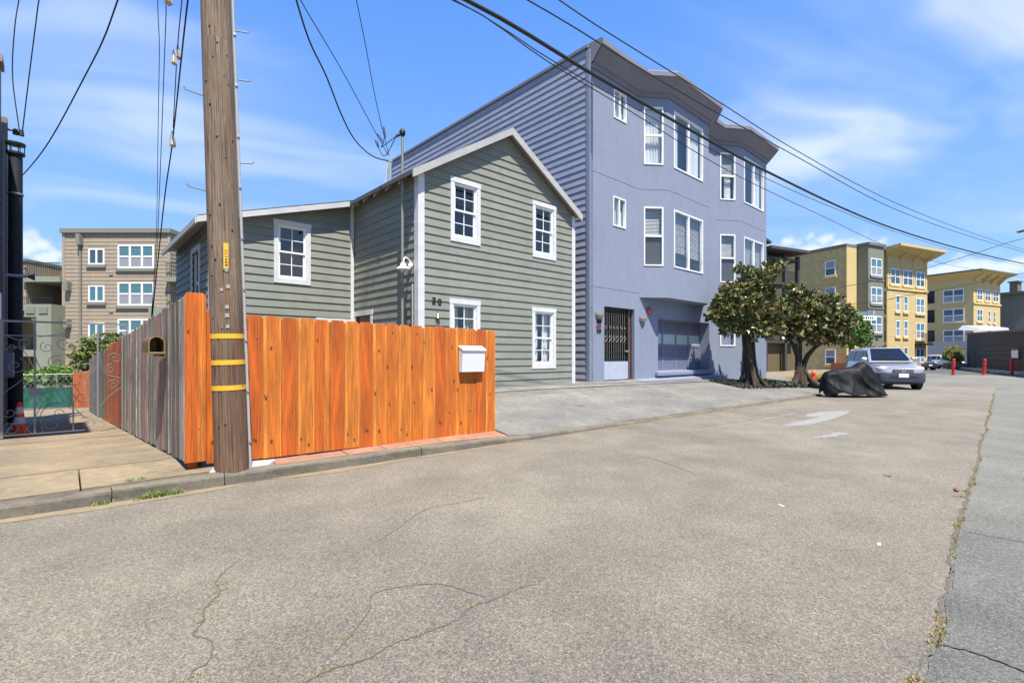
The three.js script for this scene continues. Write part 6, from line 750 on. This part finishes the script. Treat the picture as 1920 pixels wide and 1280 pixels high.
  mesh('grille', rbox(f - 0.02, f + 0.02, 0.665, 0.79, -0.36, 0.36, 0.015), M.black, o); for (const y of [0.70, 0.745]) mesh('grille_bar', box(f + 0.018, f + 0.03, y - 0.008, y + 0.008, -0.34, 0.34), M.chrome, o); mesh('lower_intake', box(f + 0.03, f + 0.05, 0.44, 0.53, -0.46, 0.46), M.black, o);
  const pl = mesh('number_plate', box(f + 0.052, f + 0.062, 0.48, 0.63, -0.17, 0.17), M.vinyl, o); return o;
}
{
  const silver = new THREE.MeshPhysicalMaterial({ color: lin(0.40, 0.395, 0.405), metalness: 0.5, roughness: 0.32, clearcoat: 1, clearcoatRoughness: 0.05, side: THREE.DoubleSide });
  const hx = -0.87, hb = -0.49, c = thing('silver_suv', 'silver-grey SUV parked nose-out behind the covered motorcycle', 'car', [30.2, 0.0, 5.85], 0);
  c.rotation.y = Math.atan2(hb, hx); c.scale.set(1.10, 1.16, 1.10);                        // heading (x, b) -> local +x
  suv(c, silver, { dark: std(lin(0.045, 0.05, 0.075), 0.6) }); const em = part('emblem', c, 2.31, 0.735, 0); for (const z of [-0.045, 0.045]) mesh('emblem_stroke', box(0, 0.012, -0.045, 0.045, z - 0.012, z + 0.012), M.chrome, em); mesh('emblem_stroke', box(0, 0.012, -0.01, 0.01, -0.033, 0.033), M.chrome, em); mesh('emblem_ring', new THREE.TorusGeometry(0.068, 0.008, 6, 20).rotateY(Math.PI / 2), M.chrome, em);
}
{
  const w = thing('white_suv', 'white SUV parked in the lot beside the dark blue car', 'car', [81.0, 0, 9.5]); w.rotation.y = Math.atan2(-0.75, -0.66); suv(w, new THREE.MeshPhysicalMaterial({ color: lin(0.78, 0.78, 0.78), roughness: 0.3, clearcoat: 1, side: THREE.DoubleSide }), { L: 4.6 });
  const k = thing('blue_car', 'dark blue car parked behind the silver-grey SUV', 'car', [71.5, 0, 10.6]); k.rotation.y = Math.atan2(-0.62, -0.78); suv(k, new THREE.MeshPhysicalMaterial({ color: lin(0.02, 0.035, 0.11), roughness: 0.3, clearcoat: 1, side: THREE.DoubleSide }), { L: 4.6, Ht: 1.62 });
}
{ // motorcycle under a black cover
  const m = thing('covered_motorcycle', 'motorcycle under a crumpled black cover at the kerb', 'motorcycle', [21.8, 0.0, 5.1], -0.68);
  const n = 84, k = 60, top = [[-1.18, 0.30], [-1.16, 0.72], [-1.06, 0.92], [-0.80, 1.00], [-0.4, 1.05], [0.0, 1.13], [0.25, 1.28], [0.42, 1.30], [0.60, 1.18], [0.78, 0.86], [0.95, 0.62], [1.10, 0.45], [1.17, 0.26]];
  const prof = x => { for (let i = 0; i < top.length - 1; i++) if (x <= top[i + 1][0]) return mix(top[i][1], top[i + 1][1], (x - top[i][0]) / (top[i + 1][0] - top[i][0])); return 0.26; };
  const pos = [], idx = []; for (let i = 0; i <= n; i++) for (let j = 0; j <= k; j++) {
    const x = mix(-1.18, 1.17, i / n), s = j / k * 2 - 1, h = prof(x), hem = 0.03 + 0.05 * fbm(x * 3, 2, 0, 8, 3) + 0.15 * Math.exp(-Math.pow((x + 0.75) / 0.28, 2)) + 0.06 * Math.exp(-Math.pow((x - 0.05) / 0.3, 2)), w = 0.40 * Math.sqrt(clamp(1 - Math.pow(Math.abs(x) / 1.22, 6), 0.15)) + 0.05;
    const a = Math.abs(s), z = Math.sign(s) * w * (a < 0.34 ? a / 0.34 * 0.40 : 0.40 + 0.60 * Math.pow((a - 0.34) / 0.66, 0.85)), y = a < 0.34 ? h - 0.10 * Math.pow(a / 0.34, 2.2) : mix(h - 0.10, hem, Math.pow((a - 0.34) / 0.66, 1.1));
    const f1 = fbm(x * 1.5 + y * 1.9 + 7, y * 0.7 - x * 0.9 + 9, 0, 61, 2), f2 = fbm(x * 2.6 - y * 1.3 + 3, y * 1.5 + x * 0.8 + 31, 0, 67, 2), ridge = v => 1 - Math.abs(2 * v - 1) * 2.2, d = 0.085 * ridge(f1) + 0.04 * ridge(f2) - 0.03, fade = sstep(0.10, 0.45, a);
    pos.push(x + d * 0.15, Math.max(0.02, y + d * 0.25 * (1 - fade) * 0.5), z + Math.sign(s) * d * fade);
  }
  for (let i = 0; i < n; i++) for (let j = 0; j < k; j++) { const a = i * (k + 1) + j, b = a + k + 1; idx.push(a, b, b + 1, a, b + 1, a + 1); }
  const g = new THREE.BufferGeometry(); g.setAttribute('position', new THREE.Float32BufferAttribute(pos, 3)); g.setIndex(idx); g.computeVertexNormals(); mesh('cover', g, new THREE.MeshPhysicalMaterial({ color: lin(0.006, 0.006, 0.007), roughness: 0.62, ior: 1.35, side: THREE.DoubleSide }), m);
  for (const x of [-0.78, 0.72]) { const w = part('wheel', m, x, 0.30, 0); mesh('tyre', new THREE.TorusGeometry(0.24, 0.06, 10, 26), M.tyre, w); mesh('rim', new THREE.TorusGeometry(0.17, 0.02, 6, 20), M.steel, w); }
  mesh('side_stand', bar([-0.1, 0.3, 0.05], [-0.2, 0.0, 0.32], 0.015), M.steel, m); mesh('frame_bar', bar([-0.85, 0.32, 0.08], [0.7, 0.34, 0.08], 0.03), M.iron, m);
}
// ---------------------------------------------------------------- street furniture
{
  const red = M.red, names = ['red bollard just right of the silver-grey SUV', 'red bollard standing left of the charcoal wall', 'tilted red bollard before the charcoal wall outline', 'rightmost red bollard near the white notice board'];
  [[44.0, 6.35, 0.95, 0.0], [53.12, 5.57, 1.32, 0.05], [54.92, 3.92, 1.30, 0.10], [56.6, 2.39, 1.36, 0.0]].forEach(([x, b, h, tilt], i) => { const o = thing('bollard', names[i], 'bollard', [x, 0, b], 0.8, 'red bollards'); mesh('base', cyl(0.16, 0.14, 0.05, 16), red, o); const p = mesh('post', new THREE.LatheGeometry([[0.105, 0.03], [0.105, h - 0.10], [0.085, h - 0.03], [0.02, h]].map(q => new THREE.Vector2(...q)), 18), red, o); p.rotation.z = tilt; if (i !== 2) for (const y of [0.3, 0.62, 0.94]) mesh('reflector', box(-0.04, 0.04, y, y + 0.14, 0.10, 0.11), std(lin(0.72, 0.60, 0.52), 0.4), p); else mesh('reflector', new THREE.CylinderGeometry(0.109, 0.109, 0.08, 18, 1, true).translate(0, 0.95, 0), M.orange, p); });
  const s = thing('notice_board', 'small white notice on a post before the charcoal wall', 'sign', [58.2, 0, 2.3], 0.5); mesh('post', cyl(0.04, 0.04, 1.4, 8), M.red, s); mesh('panel', box(-0.42, 0.42, 1.38, 2.0, 0, 0.04), M.vinyl, s); mesh('header', box(-0.42, 0.42, 2.0, 2.12, 0, 0.04), M.red, s);
  const st = thing('street_sign', 'white street name sign on a grey post beside the round tree', 'sign', [39.6, 0, 8.5], -0.5); mesh('post', cyl(0.05, 0.05, 4.2, 10), M.steel, st); const pl = mesh('name_plate', box(-0.75, 0.75, 3.9, 4.2, 0.05, 0.08), M.vinyl, st); mesh('lettering', merge([-0.45, -0.3, -0.12, 0.06, 0.22, 0.38].map((x, i) => box(x, x + 0.09, 3.98, 4.12, 0.081, 0.086))), M.black, pl); const cp = mesh('cross_plate', box(-0.02, 0.02, 4.25, 4.5, -0.55, 0.55), M.vinyl, st);
  const hy = thing('fire_hydrant', 'small red hydrant on the verge behind the motorcycle', 'hydrant', [26.6, 0.2, 7.8]); hy.scale.setScalar(0.85); mesh('barrel', new THREE.LatheGeometry([[0.15, 0], [0.15, 0.06], [0.10, 0.08], [0.10, 0.52], [0.14, 0.54], [0.14, 0.60], [0.10, 0.68], [0.03, 0.76]].map(q => new THREE.Vector2(...q)), 18), M.orange, hy); for (const z of [-1, 1]) mesh('outlet', cyl(0.05, 0.05, 0.14, 10).rotateX(z * Math.PI / 2).translate(0, 0.42, z * 0.05), M.orange, hy);
}
{
  const l = thing('street_lamp', 'street lamp head reaching in at the right picture edge', 'street lamp', [44.4, 0, 0.1], 0);
  mesh('pole', cyl(0.10, 0.06, 9.0, 12), M.steel, l); mesh('arm', tube([[0, 8.9, 0], [-0.5, 9.15, -0.5], [-1.2, 9.12, -1.1]], 0.035, 16, 8), M.steel, l); mesh('lamp_head', rbox(-0.30, 0.30, -0.06, 0.06, -0.12, 0.12, 0.05, 3).rotateY(0.75).translate(-1.35, 9.08, -1.25), M.greyiron, l);
}
renderer.render(scene, camera);
